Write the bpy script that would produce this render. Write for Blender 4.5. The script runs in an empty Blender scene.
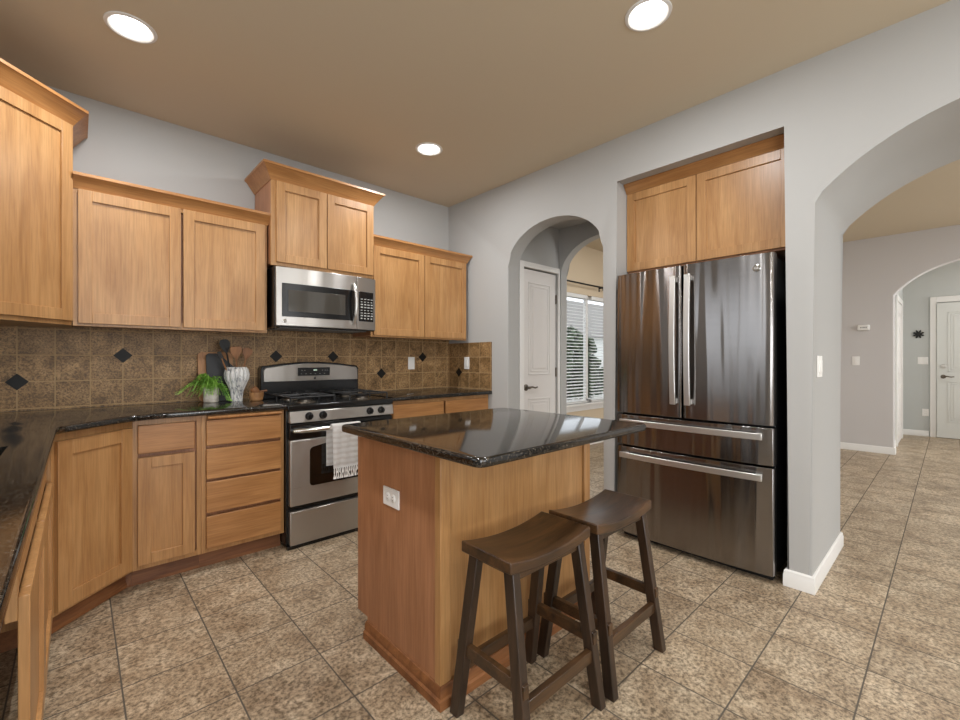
import bpy, bmesh, math, random
from mathutils import Vector, Matrix
random.seed(7)
SC = bpy.context.scene
COL = SC.collection
R = math.radians

# ------------------------------------------------------------ camera, world, big lights, exposure
cam_d = bpy.data.cameras.new('camera'); cam = bpy.data.objects.new('camera', cam_d); COL.objects.link(cam)
cam.location = (0, 0, 1.2); cam.rotation_euler = (R(90), 0, R(47.24 - 90))
cam_d.sensor_width = 36; cam_d.lens = 36 * 435.5 / 960; cam_d.clip_start = 0.02
SC.camera = cam
SC.view_settings.view_transform = 'Standard'; SC.view_settings.look = 'None'
SC.view_settings.exposure = -0.09; SC.view_settings.gamma = 1; SC.view_settings.use_curve_mapping = False
SC.cycles.max_bounces = 8; SC.cycles.diffuse_bounces = 5; SC.cycles.glossy_bounces = 4
SC.cycles.sample_clamp_indirect = 6

W = bpy.data.worlds.new('sky'); SC.world = W; W.use_nodes = True
bg = W.node_tree.nodes['Background']; bg.inputs[0].default_value = (0.88, 0.94, 1.0, 1); bg.inputs[1].default_value = 2.2

def area(name, loc, rot, sx, sy, power, col=(1, 1, 1)):
    d = bpy.data.lights.new(name, 'AREA'); d.shape = 'RECTANGLE'; d.size = sx; d.size_y = sy; d.energy = power; d.color = col
    o = bpy.data.objects.new(name, d); COL.objects.link(o); o.location = loc; o.rotation_euler = rot
    return o
# added lamps acting as daylight, each just outside an unseen window opening
area('daylight_fill_rear', (1.0, -4.22, 1.35), (R(90), 0, 0), 2.6, 1.9, 58, (0.96, 0.98, 1))
area('daylight_fill_side', (-0.93, -2.1, 1.35), (R(90), 0, R(-90)), 2.4, 1.9, 64, (0.96, 0.98, 1))  # added to light the fridge wall but not the arch jamb
area('daylight_fill_rear', (5.6, -4.22, 1.35), (R(90), 0, 0), 2.6, 1.9, 92, (0.96, 0.98, 1))
area('daylight_fill_entry', (8.8, -4.22, 1.35), (R(90), 0, 0), 1.4, 1.9, 95, (0.98, 0.99, 1))

CAN_POWER = 15

# ------------------------------------------------------------ materials
def lin(c):
    def f(v):
        v /= 255.0
        return v / 12.92 if v <= 0.04045 else ((v + 0.055) / 1.055) ** 2.4
    return (f(c[0]), f(c[1]), f(c[2]), 1)

class NT:
    def __init__(s, name):
        s.m = bpy.data.materials.new(name); s.m.use_nodes = True
        s.t = s.m.node_tree; s.b = s.t.nodes['Principled BSDF']
    def n(s, typ, **kw):
        nd = s.t.nodes.new(typ)
        for k, v in kw.items():
            if k in nd.inputs.keys(): nd.inputs[k].default_value = v
            else: setattr(nd, k, v)
        return nd
    def l(s, a, b): s.t.links.new(a, b)
    def math(s, op, a, b=None, c=None):
        nd = s.t.nodes.new('ShaderNodeMath'); nd.operation = op
        for i, v in enumerate((a, b, c)):
            if v is None: continue
            if isinstance(v, (int, float)): nd.inputs[i].default_value = v
            else: s.l(v, nd.inputs[i])
        return nd.outputs[0]
    def mix(s, fac, a, b, mode='MIX'):
        nd = s.t.nodes.new('ShaderNodeMix'); nd.data_type = 'RGBA'; nd.blend_type = mode
        for i, v in ((0, fac), (6, a), (7, b)):
            if isinstance(v, (int, float)): nd.inputs[i].default_value = v
            elif isinstance(v, tuple): nd.inputs[i].default_value = v
            else: s.l(v, nd.inputs[i])
        return nd.outputs[2]
    def ramp(s, fac, stops):
        nd = s.t.nodes.new('ShaderNodeValToRGB'); e = nd.color_ramp.elements
        while len(e) < len(stops): e.new(0.5)
        for i, (p, c) in enumerate(stops): e[i].position = p; e[i].color = c if len(c) == 4 else (*c, 1)
        s.l(fac, nd.inputs[0]); return nd.outputs[0]
    def vec(s, scale=(1, 1, 1), rnd=True, src='Object'):
        tc = s.n('ShaderNodeTexCoord'); v = tc.outputs[src]
        mp = s.n('ShaderNodeMapping'); mp.inputs['Scale'].default_value = scale
        if rnd:
            oi = s.n('ShaderNodeObjectInfo'); k = s.math('MULTIPLY', oi.outputs['Random'], 37.0)
            cb = s.n('ShaderNodeCombineXYZ'); s.l(k, cb.inputs[0]); s.l(k, cb.inputs[1]); s.l(k, cb.inputs[2])
            s.l(cb.outputs[0], mp.inputs['Location'])
        s.l(v, mp.inputs['Vector']); return mp.outputs[0]
    def noise(s, vec, scale, detail=4, rough=0.55, dist=0):
        nd = s.n('ShaderNodeTexNoise'); nd.inputs['Scale'].default_value = scale; nd.inputs['Detail'].default_value = detail
        nd.inputs['Roughness'].default_value = rough; nd.inputs['Distortion'].default_value = dist
        s.l(vec, nd.inputs['Vector']); return nd.outputs[0]
    def bump(s, h, strength, dist=0.001):
        nd = s.n('ShaderNodeBump'); nd.inputs['Strength'].default_value = strength; nd.inputs['Distance'].default_value = dist
        s.l(h, nd.inputs['Height']); s.l(nd.outputs[0], s.b.inputs['Normal'])
    def set(s, **kw):
        for k, v in kw.items():
            k = k.replace('_', ' ')
            if isinstance(v, (int, float, tuple)): s.b.inputs[k].default_value = v
            else: s.l(v, s.b.inputs[k])
        return s

def plain(name, rgb, rough=0.5, metal=0.0, coat=0.0, spec=0.5):
    m = NT(name); m.set(Base_Color=lin(rgb), Roughness=rough, Metallic=metal)
    m.b.inputs['Coat Weight'].default_value = coat; m.b.inputs['Specular IOR Level'].default_value = spec
    return m.m

def wood(name, light, dark, axis='Z', rough=0.38, coat=0.15, contrast=1.0):
    m = NT(name)
    sc = {'X': (1.0, 9, 9), 'Y': (9, 1.0, 9), 'Z': (9, 9, 1.0)}[axis]
    fs = {'X': (6, 160, 160), 'Y': (160, 6, 160), 'Z': (160, 160, 6)}[axis]
    a = m.noise(m.vec(sc), 1.6, 6, 0.6, 0.8)
    f = m.noise(m.vec(fs), 1.0, 2, 0.5)
    bl = m.noise(m.vec((1, 1, 1)), 3.0, 3, 0.5)
    base = m.ramp(a, [(0.30, lin(dark)), (0.68, lin(light))])
    base = m.mix(0.22 * contrast, base, m.ramp(f, [(0.35, (0.25, 0.2, 0.15)), (0.6, (1, 1, 1))]), 'MULTIPLY')
    base = m.mix(0.25 * contrast, base, m.ramp(bl, [(0.35, (0.62, 0.52, 0.42)), (0.62, (1, 1, 1))]), 'MULTIPLY')
    m.set(Base_Color=base, Roughness=rough); m.b.inputs['Coat Weight'].default_value = coat; m.b.inputs['Coat Roughness'].default_value = 0.25
    m.bump(f, 0.08, 0.0006)
    return m.m

def tiles(name, ax, sp, off, grout, cols, groutcol, rough=0.4, scale=6.0, bumpk=0.35):
    m = NT(name)
    tc = m.n('ShaderNodeTexCoord'); sx = m.n('ShaderNodeSeparateXYZ'); m.l(tc.outputs['Object'], sx.inputs[0])
    ids, ds = [], []
    for k in (0, 1):
        q = m.math('DIVIDE', m.math('SUBTRACT', sx.outputs['XYZ'.index(ax[k])], off[k]), sp[k])
        fl = m.math('FLOOR', q); fr = m.math('SUBTRACT', q, fl)
        d = m.math('MULTIPLY', m.math('MINIMUM', fr, m.math('SUBTRACT', 1.0, fr)), sp[k])
        ids.append(fl); ds.append(d)
    d = m.math('MINIMUM', ds[0], ds[1])
    g = m.n('ShaderNodeMapRange'); g.inputs[1].default_value = grout * 0.5; g.inputs[2].default_value = grout * 0.5 + 0.0018
    m.l(d, g.inputs[0]); mask = g.outputs[0]
    cb = m.n('ShaderNodeCombineXYZ'); m.l(ids[0], cb.inputs[0]); m.l(ids[1], cb.inputs[1])
    wn = m.n('ShaderNodeTexWhiteNoise'); wn.noise_dimensions = '3D'; m.l(cb.outputs[0], wn.inputs['Vector'])
    ad = m.n('ShaderNodeVectorMath', operation='MULTIPLY_ADD'); ad.inputs[1].default_value = (9, 9, 9)
    m.l(wn.outputs['Color'], ad.inputs[0]); m.l(tc.outputs['Object'], ad.inputs[2])
    n1 = m.noise(ad.outputs[0], scale, 8, 0.68, 0.4)
    n2 = m.noise(ad.outputs[0], scale * 11, 6, 0.75)
    c = m.ramp(n1, [(0.30, lin(cols[0])), (0.5, lin(cols[1])), (0.72, lin(cols[2]))])
    c = m.mix(0.8, c, m.ramp(n2, [(0.40, (0.22, 0.18, 0.13)), (0.48, (0.80, 0.77, 0.73)), (0.60, (1.5, 1.48, 1.44))]), 'MULTIPLY')
    br = m.math('MULTIPLY_ADD', wn.outputs['Value'], 0.16, 0.92)
    hs = m.n('ShaderNodeHueSaturation'); m.l(br, hs.inputs['Value']); m.l(c, hs.inputs['Color'])
    col = m.mix(mask, lin(groutcol), hs.outputs[0])
    rg = m.math('MULTIPLY_ADD', mask, rough - 0.85, 0.85)
    rg2 = m.math('MULTIPLY_ADD', n2, 0.15, m.math('SUBTRACT', rg, 0.07))
    m.set(Base_Color=col, Roughness=rg2)
    h = m.math('ADD', m.math('MULTIPLY', mask, 1.0), m.math('MULTIPLY', n2, 0.45))
    m.bump(h, bumpk, 0.002)
    return m.m

def granite(name='black_granite'):
    m = NT(name)
    v = m.vec((1, 1, 1), False)
    vo = m.n('ShaderNodeTexVoronoi'); vo.inputs['Scale'].default_value = 330; m.l(v, vo.inputs['Vector'])
    n1 = m.noise(v, 150, 4, 0.65); n2 = m.noise(v, 11, 3, 0.5)
    a = m.ramp(n1, [(0.46, lin((10, 10, 11))), (0.57, lin((38, 34, 30))), (0.69, lin((96, 84, 70)))])
    sp = m.n('ShaderNodeSeparateColor'); m.l(vo.outputs['Color'], sp.inputs[0])
    k = m.math('GREATER_THAN', sp.outputs[0], 0.93)
    a = m.mix(m.math('MULTIPLY', k, 0.35), a, lin((150, 140, 125)))
    a = m.mix(0.4, a, m.ramp(n2, [(0.35, (0.3, 0.3, 0.3)), (0.65, (1, 1, 1))]), 'MULTIPLY')
    m.set(Base_Color=a, Roughness=0.085); m.b.inputs['Specular IOR Level'].default_value = 0.7
    return m.m

def steel(name, axis='Y', col=(176, 172, 168), rough=0.24, wav=0.5):
    m = NT(name)
    sc = {'X': (3, 3, 420), 'Y': (3, 3, 420), 'Z': (420, 420, 3)}[axis]
    f = m.noise(m.vec(sc), 1.0, 2, 0.5)
    lw = m.noise(m.vec((2.6, 2.6, 0.16)), 4.5, 1, 0.4)
    m.set(Base_Color=lin(col), Metallic=1.0, Roughness=m.math('MULTIPLY_ADD', f, 0.10, rough - 0.05))
    m.b.inputs['Anisotropic'].default_value = 0.93; m.b.inputs['Anisotropic Rotation'].default_value = 0.25
    tg = m.n('ShaderNodeTangent'); tg.direction_type = 'RADIAL'; tg.axis = 'Z'; m.l(tg.outputs[0], m.b.inputs['Tangent'])
    m.bump(lw, 1.0, 0.012 * wav)
    return m.m

def emit(name, col, strength):
    m = NT(name); m.b.inputs['Emission Color'].default_value = (*col, 1); m.b.inputs['Emission Strength'].default_value = strength
    m.b.inputs['Base Color'].default_value = (0.9, 0.9, 0.9, 1); return m.m

def paint(name, rgb, rough=0.75, bump=0.12):
    m = NT(name); n = m.noise(m.vec((1, 1, 1), False), 160, 3, 0.5)
    m.set(Base_Color=lin(rgb), Roughness=rough); m.bump(n, bump, 0.0015); return m.m

WALL = paint('wall_paint', (176, 175, 172))
CEIL = paint('ceiling_paint', (206, 192, 168), 0.85, 0.2)
HALLW = paint('entry_wall_paint', (192, 194, 191))
MAUVE = paint('hall_wall_paint', (200, 196, 194))
TAN = paint('dining_wall_paint', (214, 196, 168))
TRIM = plain('white_trim_paint', (232, 230, 226), 0.35)
DOORP = plain('white_door_paint', (226, 222, 218), 0.38)
MAPLE = wood('maple_upright_grain', (196, 150, 98), (170, 122, 72), 'Z')
MAPLEX = wood('maple_level_grain', (194, 142, 88), (164, 112, 62), 'X')
MAPLED = wood('maple_end_panel', (184, 130, 92), (160, 108, 72), 'Z', 0.42)
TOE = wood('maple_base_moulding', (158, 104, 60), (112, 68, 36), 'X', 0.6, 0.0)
STOOLX = wood('dark_stool_wood', (100, 70, 42), (30, 21, 14), 'X', 0.36, 0.25, 1.6)
STOOLZ = wood('dark_stool_leg_wood', (72, 52, 37), (28, 21, 16), 'Z', 0.42, 0.2, 1.5)
FLOOR = tiles('floor_tile', 'XY', (0.3035, 0.306), (0.120, 0.221), 0.0035, [(130, 110, 87), (169, 151, 127), (195, 180, 157)], (92, 84, 74), 0.42, 6.0)
BSPL = tiles('backsplash_tile', 'XZ', (0.1495, 0.148), (-0.242, 1.080), 0.004, [(104, 78, 46), (148, 116, 76), (184, 150, 106)], (180, 150, 110), 0.5, 9.0)
BSPLY = tiles('backsplash_tile_side', 'YZ', (0.1495, 0.148), (3.301, 1.080), 0.004, [(104, 78, 46), (148, 116, 76), (184, 150, 106)], (180, 150, 110), 0.5, 9.0)
GRAN = granite()
STEEL = steel('brushed_steel_fridge', 'Y', (144, 140, 138), 0.17, 1.0)
STEELR = steel('brushed_steel_range', 'X', (186, 182, 177), 0.30, 0.1)
STEELR.node_tree.nodes['Principled BSDF'].inputs['Metallic'].default_value = 0.9
CHROME = plain('polished_steel', (214, 214, 212), 0.14, 1.0)
HANDLE = plain('satin_steel', (216, 214, 210), 0.33, 0.9)
BLACK = plain('black_enamel', (14, 14, 15), 0.22)
BLACKM = plain('black_matte', (20, 19, 18), 0.55)
IRON = plain('cast_iron', (24, 24, 25), 0.42)
GLASSB = plain('dark_oven_glass', (16, 11, 9), 0.07, 0, 0.5)
MWGLASS = plain('microwave_glass', (70, 66, 60), 0.10, 0, 0.4)
NICKEL = plain('brushed_nickel', (120, 112, 102), 0.3, 1.0)
WHITEP = plain('white_plastic', (238, 236, 232), 0.4)
GREYP = plain('grey_slot', (120, 118, 114), 0.5)
DTILE = plain('black_accent_tile', (24, 22, 20), 0.45, 0, 0, 0.25)
CERAM = NT('glazed_white_ceramic'); _n = CERAM.noise(CERAM.vec((1, 1, 0.4)), 38, 4, 0.6, 1.5)
CERAM.set(Base_Color=CERAM.ramp(_n, [(0.36, lin((118, 122, 130))), (0.52, lin((224, 222, 218)))]), Roughness=0.3); CERAM = CERAM.m
POTM = NT('pale_pot_glaze'); _n = POTM.noise(POTM.vec(), 30, 4, 0.6); POTM.set(Base_Color=POTM.ramp(_n, [(0.3, lin((176, 166, 152))), (0.6, lin((222, 216, 206)))]), Roughness=0.5); POTM = POTM.m
LEAF = NT('fern_green'); _n = LEAF.noise(LEAF.vec(), 25, 3, 0.6); LEAF.set(Base_Color=LEAF.ramp(_n, [(0.3, lin((84, 146, 40))), (0.62, lin((186, 228, 110)))]), Roughness=0.5); LEAF = LEAF.m
SLATE = plain('dark_slate', (52, 52, 54), 0.55)
UTW = wood('utensil_wood', (176, 124, 80), (120, 78, 46), 'Z', 0.55, 0.0)
BOARDW = wood('board_wood', (206, 152, 96), (168, 112, 64), 'Z', 0.45, 0.1)
BOWLW = wood('bowl_wood', (188, 140, 92), (142, 98, 58), 'X', 0.5, 0.0)
CLOTH = NT('white_cotton'); _w = CLOTH.n('ShaderNodeTexWave'); _w.inputs['Scale'].default_value = 9; _w.bands_direction = 'Z'; _w.inputs['Distortion'].default_value = 1.5
CLOTH.l(CLOTH.vec((1, 1, 1), False), _w.inputs[0]); CLOTH.set(Base_Color=CLOTH.ramp(_w.outputs[1], [(0.2, lin((236, 232, 228))), (0.6, lin((250, 248, 246)))]), Roughness=0.9)
CLOTH.bump(_w.outputs[1], 0.3, 0.003); CLOTH = CLOTH.m
LAMP = emit('lamp_lens', (1, 0.98, 0.95), 9.0)
LCD = emit('green_clock_display', (0.15, 0.8, 0.25), 0.25)
BLINDM = plain('white_blind_slats', (232, 232, 230), 0.5)
GLASS = NT('window_glass'); GLASS.set(Base_Color=(1, 1, 1, 1), Roughness=0.0); GLASS.b.inputs['Transmission Weight'].default_value = 1.0; GLASS.b.inputs['IOR'].default_value = 1.1; GLASS = GLASS.m
CARPET = plain('exterior_ground', (150, 150, 145), 0.9)
FOLI = NT('garden_foliage'); _n = FOLI.noise(FOLI.vec(), 6, 4, 0.6); FOLI.set(Base_Color=FOLI.ramp(_n, [(0.3, lin((24, 34, 20))), (0.7, lin((90, 104, 80)))]), Roughness=0.8); FOLI = FOLI.m
SIDING = plain('neighbour_siding', (214, 214, 210), 0.8)
ROOFM = plain('neighbour_roof', (150, 146, 142), 0.8)

# ------------------------------------------------------------ helpers
def BM(): return bmesh.new()
def box(bm, x0, x1, y0, y1, z0, z1):
    if x0 > x1: x0, x1 = x1, x0
    if y0 > y1: y0, y1 = y1, y0
    if z0 > z1: z0, z1 = z1, z0
    v = [bm.verts.new((x, y, z)) for z in (z0, z1) for y in (y0, y1) for x in (x0, x1)]
    for f in ((0, 2, 3, 1), (4, 5, 7, 6), (0, 1, 5, 4), (2, 6, 7, 3), (0, 4, 6, 2), (1, 3, 7, 5)):
        bm.faces.new([v[i] for i in f])
    return bm
def prism(bm, pts, axis, a0, a1):
    def P(p, a): return {'z': (p[0], p[1], a), 'x': (a, p[0], p[1]), 'y': (p[0], a, p[1])}[axis]
    A = [bm.verts.new(P(p, a0)) for p in pts]; B = [bm.verts.new(P(p, a1)) for p in pts]
    n = len(pts); f0 = bm.faces.new(A); f1 = bm.faces.new(B[::-1])
    for i in range(n):
        bm.faces.new((A[i], B[i], B[(i + 1) % n], A[(i + 1) % n]))
    return f0, f1
def tube(bm, pts, r, n=10, flat=1.0):
    pts = [Vector(p) for p in pts]; rings = []
    up = Vector((0, 0, 1))
    for i, p in enumerate(pts):
        d = (pts[min(i + 1, len(pts) - 1)] - pts[max(i - 1, 0)]).normalized()
        u = up if abs(d.dot(up)) < 0.95 else Vector((1, 0, 0))
        a = d.cross(u).normalized(); b = a.cross(d).normalized()
        rr = r[i] if isinstance(r, (list, tuple)) else r
        rings.append([bm.verts.new(p + a * math.cos(t) * rr * flat + b * math.sin(t) * rr) for t in [2 * math.pi * k / n for k in range(n)]])
    for A, B in zip(rings, rings[1:]):
        for k in range(n): bm.faces.new((A[k], A[(k + 1) % n], B[(k + 1) % n], B[k]))
    bm.faces.new(rings[0][::-1]); bm.faces.new(rings[-1])
    return bm
def lathe(bm, prof, c=(0, 0, 0), n=32, rib=0, ribk=0.0, axis='z'):
    rings = []
    for r, z in prof:
        ring = []
        for k in range(n):
            t = 2 * math.pi * k / n; rr = r * (1 + (ribk * abs(math.cos(rib * t / 2)) if rib else 0))
            p = (rr * math.cos(t), rr * math.sin(t), z)
            if axis == 'y': p = (p[0], -p[2], p[1])
            if axis == 'x': p = (-p[2], p[0], p[1])
            ring.append(bm.verts.new((c[0] + p[0], c[1] + p[1], c[2] + p[2])))
        rings.append(ring)
    for A, B in zip(rings, rings[1:]):
        for k in range(n): bm.faces.new((A[k], A[(k + 1) % n], B[(k + 1) % n], B[k]))
    bm.faces.new(rings[0][::-1]); bm.faces.new(rings[-1])
    return bm
def sweep(bm, path, prof, side=1):
    """moulding: profile (out, z) swept along a level path with mitred corners; side=1 puts out to the right of travel"""
    P = [Vector((p[0], p[1])) for p in path]; n = len(P); rings = []
    for i in range(n):
        ns = []
        if i > 0: d = (P[i] - P[i - 1]).normalized(); ns.append(Vector((d.y, -d.x)))
        if i < n - 1: d = (P[i + 1] - P[i]).normalized(); ns.append(Vector((d.y, -d.x)))
        m = ns[0] if len(ns) == 1 else (ns[0] + ns[1]) / (1 + ns[0].dot(ns[1]))
        m = m * side
        rings.append([bm.verts.new((P[i].x + m.x * o, P[i].y + m.y * o, z)) for o, z in prof])
    k = len(prof)
    for A, B in zip(rings, rings[1:]):
        for j in range(k): bm.faces.new((A[j], A[(j + 1) % k], B[(j + 1) % k], B[j]))
    bm.faces.new(rings[0][::-1]); bm.faces.new(rings[-1])
    return bm
def obj(name, bm, mat, parent=None, bevel=0.0, seg=2, smooth=True, ang=35, tri=False):
    bmesh.ops.recalc_face_normals(bm, faces=bm.faces)
    me = bpy.data.meshes.new(name); bm.to_mesh(me); bm.free()
    for m in (mat if isinstance(mat, (list, tuple)) else [mat]): me.materials.append(m)
    if smooth:
        for p in me.polygons: p.use_smooth = True
        me.set_sharp_from_angle(angle=R(ang))
    o = bpy.data.objects.new(name, me); COL.objects.link(o)
    if parent is not None: o.parent = parent
    if bevel > 0:
        b = o.modifiers.new('edge', 'BEVEL'); b.width = bevel; b.segments = seg; b.limit_method = 'ANGLE'; b.angle_limit = R(40)
    return o
def bxo(name, mat, parent, *a, bevel=0.0015): return obj(name, box(BM(), *a), mat, parent, bevel)
def tag(o, label, cat, group=None):
    o['label'] = label; o['category'] = cat
    if group: o['group'] = group
    return o
def thing(name, label, cat, loc=(0, 0, 0), rz=0, group=None):
    o = bpy.data.objects.new(name, None); COL.objects.link(o); o.location = loc; o.rotation_euler = (0, 0, rz); o.empty_display_size = 0.1
    return tag(o, label, cat, group)
def struct(name, bm, mat, **k):
    o = obj(name, bm, mat, **k); o['kind'] = 'structure'; return o
def text(name, s, size, loc, rot, mat, parent, ext=0.0006):
    c = bpy.data.curves.new(name, 'FONT'); c.body = s; c.size = size; c.extrude = ext; c.align_x = 'CENTER'; c.align_y = 'CENTER'
    tmp = bpy.data.objects.new('tmp', c); COL.objects.link(tmp); bpy.context.view_layer.update()
    me = bpy.data.meshes.new_from_object(tmp.evaluated_get(bpy.context.evaluated_depsgraph_get())); bpy.data.objects.remove(tmp)
    me.materials.clear(); me.materials.append(mat)
    o = bpy.data.objects.new(name, me); COL.objects.link(o); o.parent = parent; o.location = loc; o.rotation_euler = rot
    return o
def arc(y0, y1, zs, zp, n=24):
    """elliptic arch from y0 to y1 springing at zs with peak zp"""
    c = (y0 + y1) / 2; a = (y1 - y0) / 2
    return [(c - a * math.cos(math.pi * k / n), zs + (zp - zs) * math.sin(math.pi * k / n)) for k in range(n + 1)]
def circ_arc(y_edge, p1, p2, n=26):
    """part of a circle through (y_edge) p1 p2; returned from its mirror image up and over to the edge"""
    (x1, y1), (x2, y2), (x3, y3) = y_edge, p1, p2
    d = 2 * (x1 * (y2 - y3) + x2 * (y3 - y1) + x3 * (y1 - y2))
    ux = ((x1**2 + y1**2) * (y2 - y3) + (x2**2 + y2**2) * (y3 - y1) + (x3**2 + y3**2) * (y1 - y2)) / d
    uy = ((x1**2 + y1**2) * (x3 - x2) + (x2**2 + y2**2) * (x1 - x3) + (x3**2 + y3**2) * (x2 - x1)) / d
    r = math.hypot(x1 - ux, y1 - uy); t = math.atan2(y1 - uy, x1 - ux)
    return [(ux + r * math.cos(math.pi - t + (2 * t - math.pi) * k / n), uy + r * math.sin(math.pi - t + (2 * t - math.pi) * k / n)) for k in range(n + 1)]

ZC = 2.755          # kitchen ceiling
XW = 2.775          # face of the fridge wall
XB = 3.625          # its far face
YB = 3.475          # back wall
YF = -4.1           # wall behind the camera
CT = 0.920          # counter top

# ------------------------------------------------------------ shell
struct('floor', box(BM(), -0.85, 10.0, YF - 0.1, 3.6, -0.1, 0.0), FLOOR)
CANS = [(0.185, 2.605), (1.903, 2.612), (1.885, 0.925), (0.185, 0.92), (0.185, -0.95), (1.89, -0.95), (0.185, -2.7), (1.89, -2.7)]
def ceiling(name, x0, x1, y0, y1, z, cans):
    bm = BM(); es = []
    loops = [[(x0, y0), (x1, y0), (x1, y1), (x0, y1)]] + [[(x + 0.084 * math.cos(2 * math.pi * k / 32), y + 0.084 * math.sin(2 * math.pi * k / 32)) for k in range(32)] for x, y in cans]
    for lp in loops:
        vs = [bm.verts.new((p[0], p[1], z)) for p in lp]
        es += [bm.edges.new((vs[i], vs[(i + 1) % len(vs)])) for i in range(len(vs))]
    q = bmesh.ops.triangle_fill(bm, edges=es, use_beauty=True)
    ex = bmesh.ops.extrude_face_region(bm, geom=[g for g in q['geom'] if isinstance(g, bmesh.types.BMFace)])
    bmesh.ops.translate(bm, verts=[g for g in ex['geom'] if isinstance(g, bmesh.types.BMVert)], vec=(0, 0, 0.1))
    struct(name, bm, CEIL, smooth=False)
HCANS = [(5.0, 0.0), (5.0, 2.2), (6.8, -1.6), (8.6, -0.8), (5.0, -2.4)]
ceiling('ceiling', -0.85, XB - 0.02, YF - 0.1, 3.6, ZC, CANS)
ceiling('ceiling_hall', XB - 0.02, 10.0, YF - 0.1, 3.6, 2.79, HCANS)

big = circ_arc((0.485, 2.010), (0.227, 2.222), (-0.026, 2.322))
ybig = big[0][0]
arch1 = arc(1.698, 2.640, 2.015, 2.335)
arch2 = arc(1.70, 2.63, 2.04, 2.36)
def slab(x0, x1, arch, niche, bevel_face):
    pts = [(YF, 0), (ybig, 0)] + big + [(0.485, 0)]
    if niche: pts += [(0.594, 0), (0.594, 2.462), (1.600, 2.462), (1.600, 0)]
    pts += [(arch[0][0], 0)] + arch + [(arch[-1][0], 0), (YB + 0.05, 0), (YB + 0.05, 2.8), (YF, 2.8)]
    bm = BM(); f0, f1 = prism(bm, pts, 'x', x0, x1)
    f = f0 if bevel_face == 0 else f1
    es = [e for e in f.edges if not all(v.co.z < 0.001 or v.co.z > 2.7 for v in e.verts)]
    es = [e for e in es if not (abs(e.verts[0].co.y - YF) < 0.001 and abs(e.verts[1].co.y - YF) < 0.001) and not (e.verts[0].co.y > YB and e.verts[1].co.y > YB)]
    bmesh.ops.bevel(bm, geom=es, offset=0.012, segments=3, affect='EDGES', profile=0.5)
    return bm
def joinbm(dst, src):
    me = bpy.data.meshes.new('tmp'); src.to_mesh(me); src.free(); dst.from_mesh(me); bpy.data.meshes.remove(me)
wr = slab(XW, 2.919, arch1, True, 0)
joinbm(wr, slab(3.53, XB, arch2, False, 1))
prism(wr, [(YF, 0), (ybig, 0)] + big + [(0.485, 0), (0.594, 0), (0.594, 2.8), (YF, 2.8)], 'x', 2.919, 3.53)
box(wr, 2.919, 3.53, 1.600, 1.698, 0, 2.8)
box(wr, 2.919, 3.53, 0.594, 1.600, 2.462, 2.8)
box(wr, 2.919, 3.53, 1.698, YB, 2.50, 2.8)
# pantry front wall with its door opening
box(wr, 2.919, 2.990, 2.655, 2.78, 0, 2.5); box(wr, 2.990, 3.505, 2.655, 2.78, 2.055, 2.5); box(wr, 3.505, 3.53, 2.655, 2.78, 0, 2.5)
struct('wall_right', wr, WALL, ang=50)

bm = BM(); box(bm, -0.85, XB - 0.06, YB, YB + 0.13, 0, 2.8)
struct('wall_back', bm, WALL)
bm = BM(); WX0, WX1, WZ0, WZ1 = 4.45, 6.05, 0.60, 2.11
for a in ((XB - 0.06, WX0, 0, 2.85), (WX1, 7.72, 0, 2.85), (WX0, WX1, 0, WZ0), (WX0, WX1, WZ1, 2.85)):
    box(bm, a[0], a[1], YB, YB + 0.13, a[2], a[3])
struct('wall_dining', bm, TAN)
bm = BM()
for a in ((YF, -3.3, 0, 2.8), (-3.3, -0.9, 0, 0.4), (-3.3, -0.9, 2.3, 2.8), (-0.9, 0.85, 0, 2.8), (2.05, YB, 0, 2.8), (0.85, 2.05, 0, 1.13), (0.85, 2.05, 2.1, 2.8)): box(bm, -0.83, -0.70, a[0], a[1], a[2], a[3])
struct('wall_left', bm, WALL)
bm = BM(); xs = [(-0.85, -0.3), (2.3, 4.3), (6.9, 8.1), (9.5, 10.0)]
for a in xs: box(bm, a[0], a[1], YF - 0.1, YF, 0, 2.85)
for a in ((-0.3, 2.3), (4.3, 6.9), (8.1, 9.5)): box(bm, a[0], a[1], YF - 0.1, YF, 0, 0.4); box(bm, a[0], a[1], YF - 0.1, YF, 2.3, 2.85)
struct('wall_front', bm, WALL)
for k, (a, b) in enumerate(((-0.3, 2.3), (4.3, 6.9), (8.1, 9.5))):
    bm = BM()
    for x in (a, (a + b) / 2 - 0.025, b - 0.05): box(bm, x, x + 0.05, YF - 0.08, YF - 0.02, 0.4, 2.3)
    box(bm, a, b, YF - 0.08, YF - 0.02, 0.4, 0.45); box(bm, a, b, YF - 0.08, YF - 0.02, 2.25, 2.3)
    struct('window_%d' % (k + 2), bm, TRIM)
bm = BM()
for y in (0.85, 1.43, 2.0): box(bm, -0.80, -0.74, y, y + 0.05, 1.13, 2.1)
box(bm, -0.80, -0.74, 0.85, 2.05, 1.13, 1.18); box(bm, -0.80, -0.74, 0.85, 2.05, 2.05, 2.1)
struct('window_5', bm, TRIM)
bm = BM()
for y in (-3.3, -2.125, -0.95): box(bm, -0.80, -0.74, y, y + 0.05, 0.4, 2.3)
box(bm, -0.80, -0.74, -3.3, -0.9, 0.4, 0.45); box(bm, -0.80, -0.74, -3.3, -0.9, 2.25, 2.3)
struct('window_6', bm, TRIM)  # unseen window, added so side light reaches the fridge wall

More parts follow.
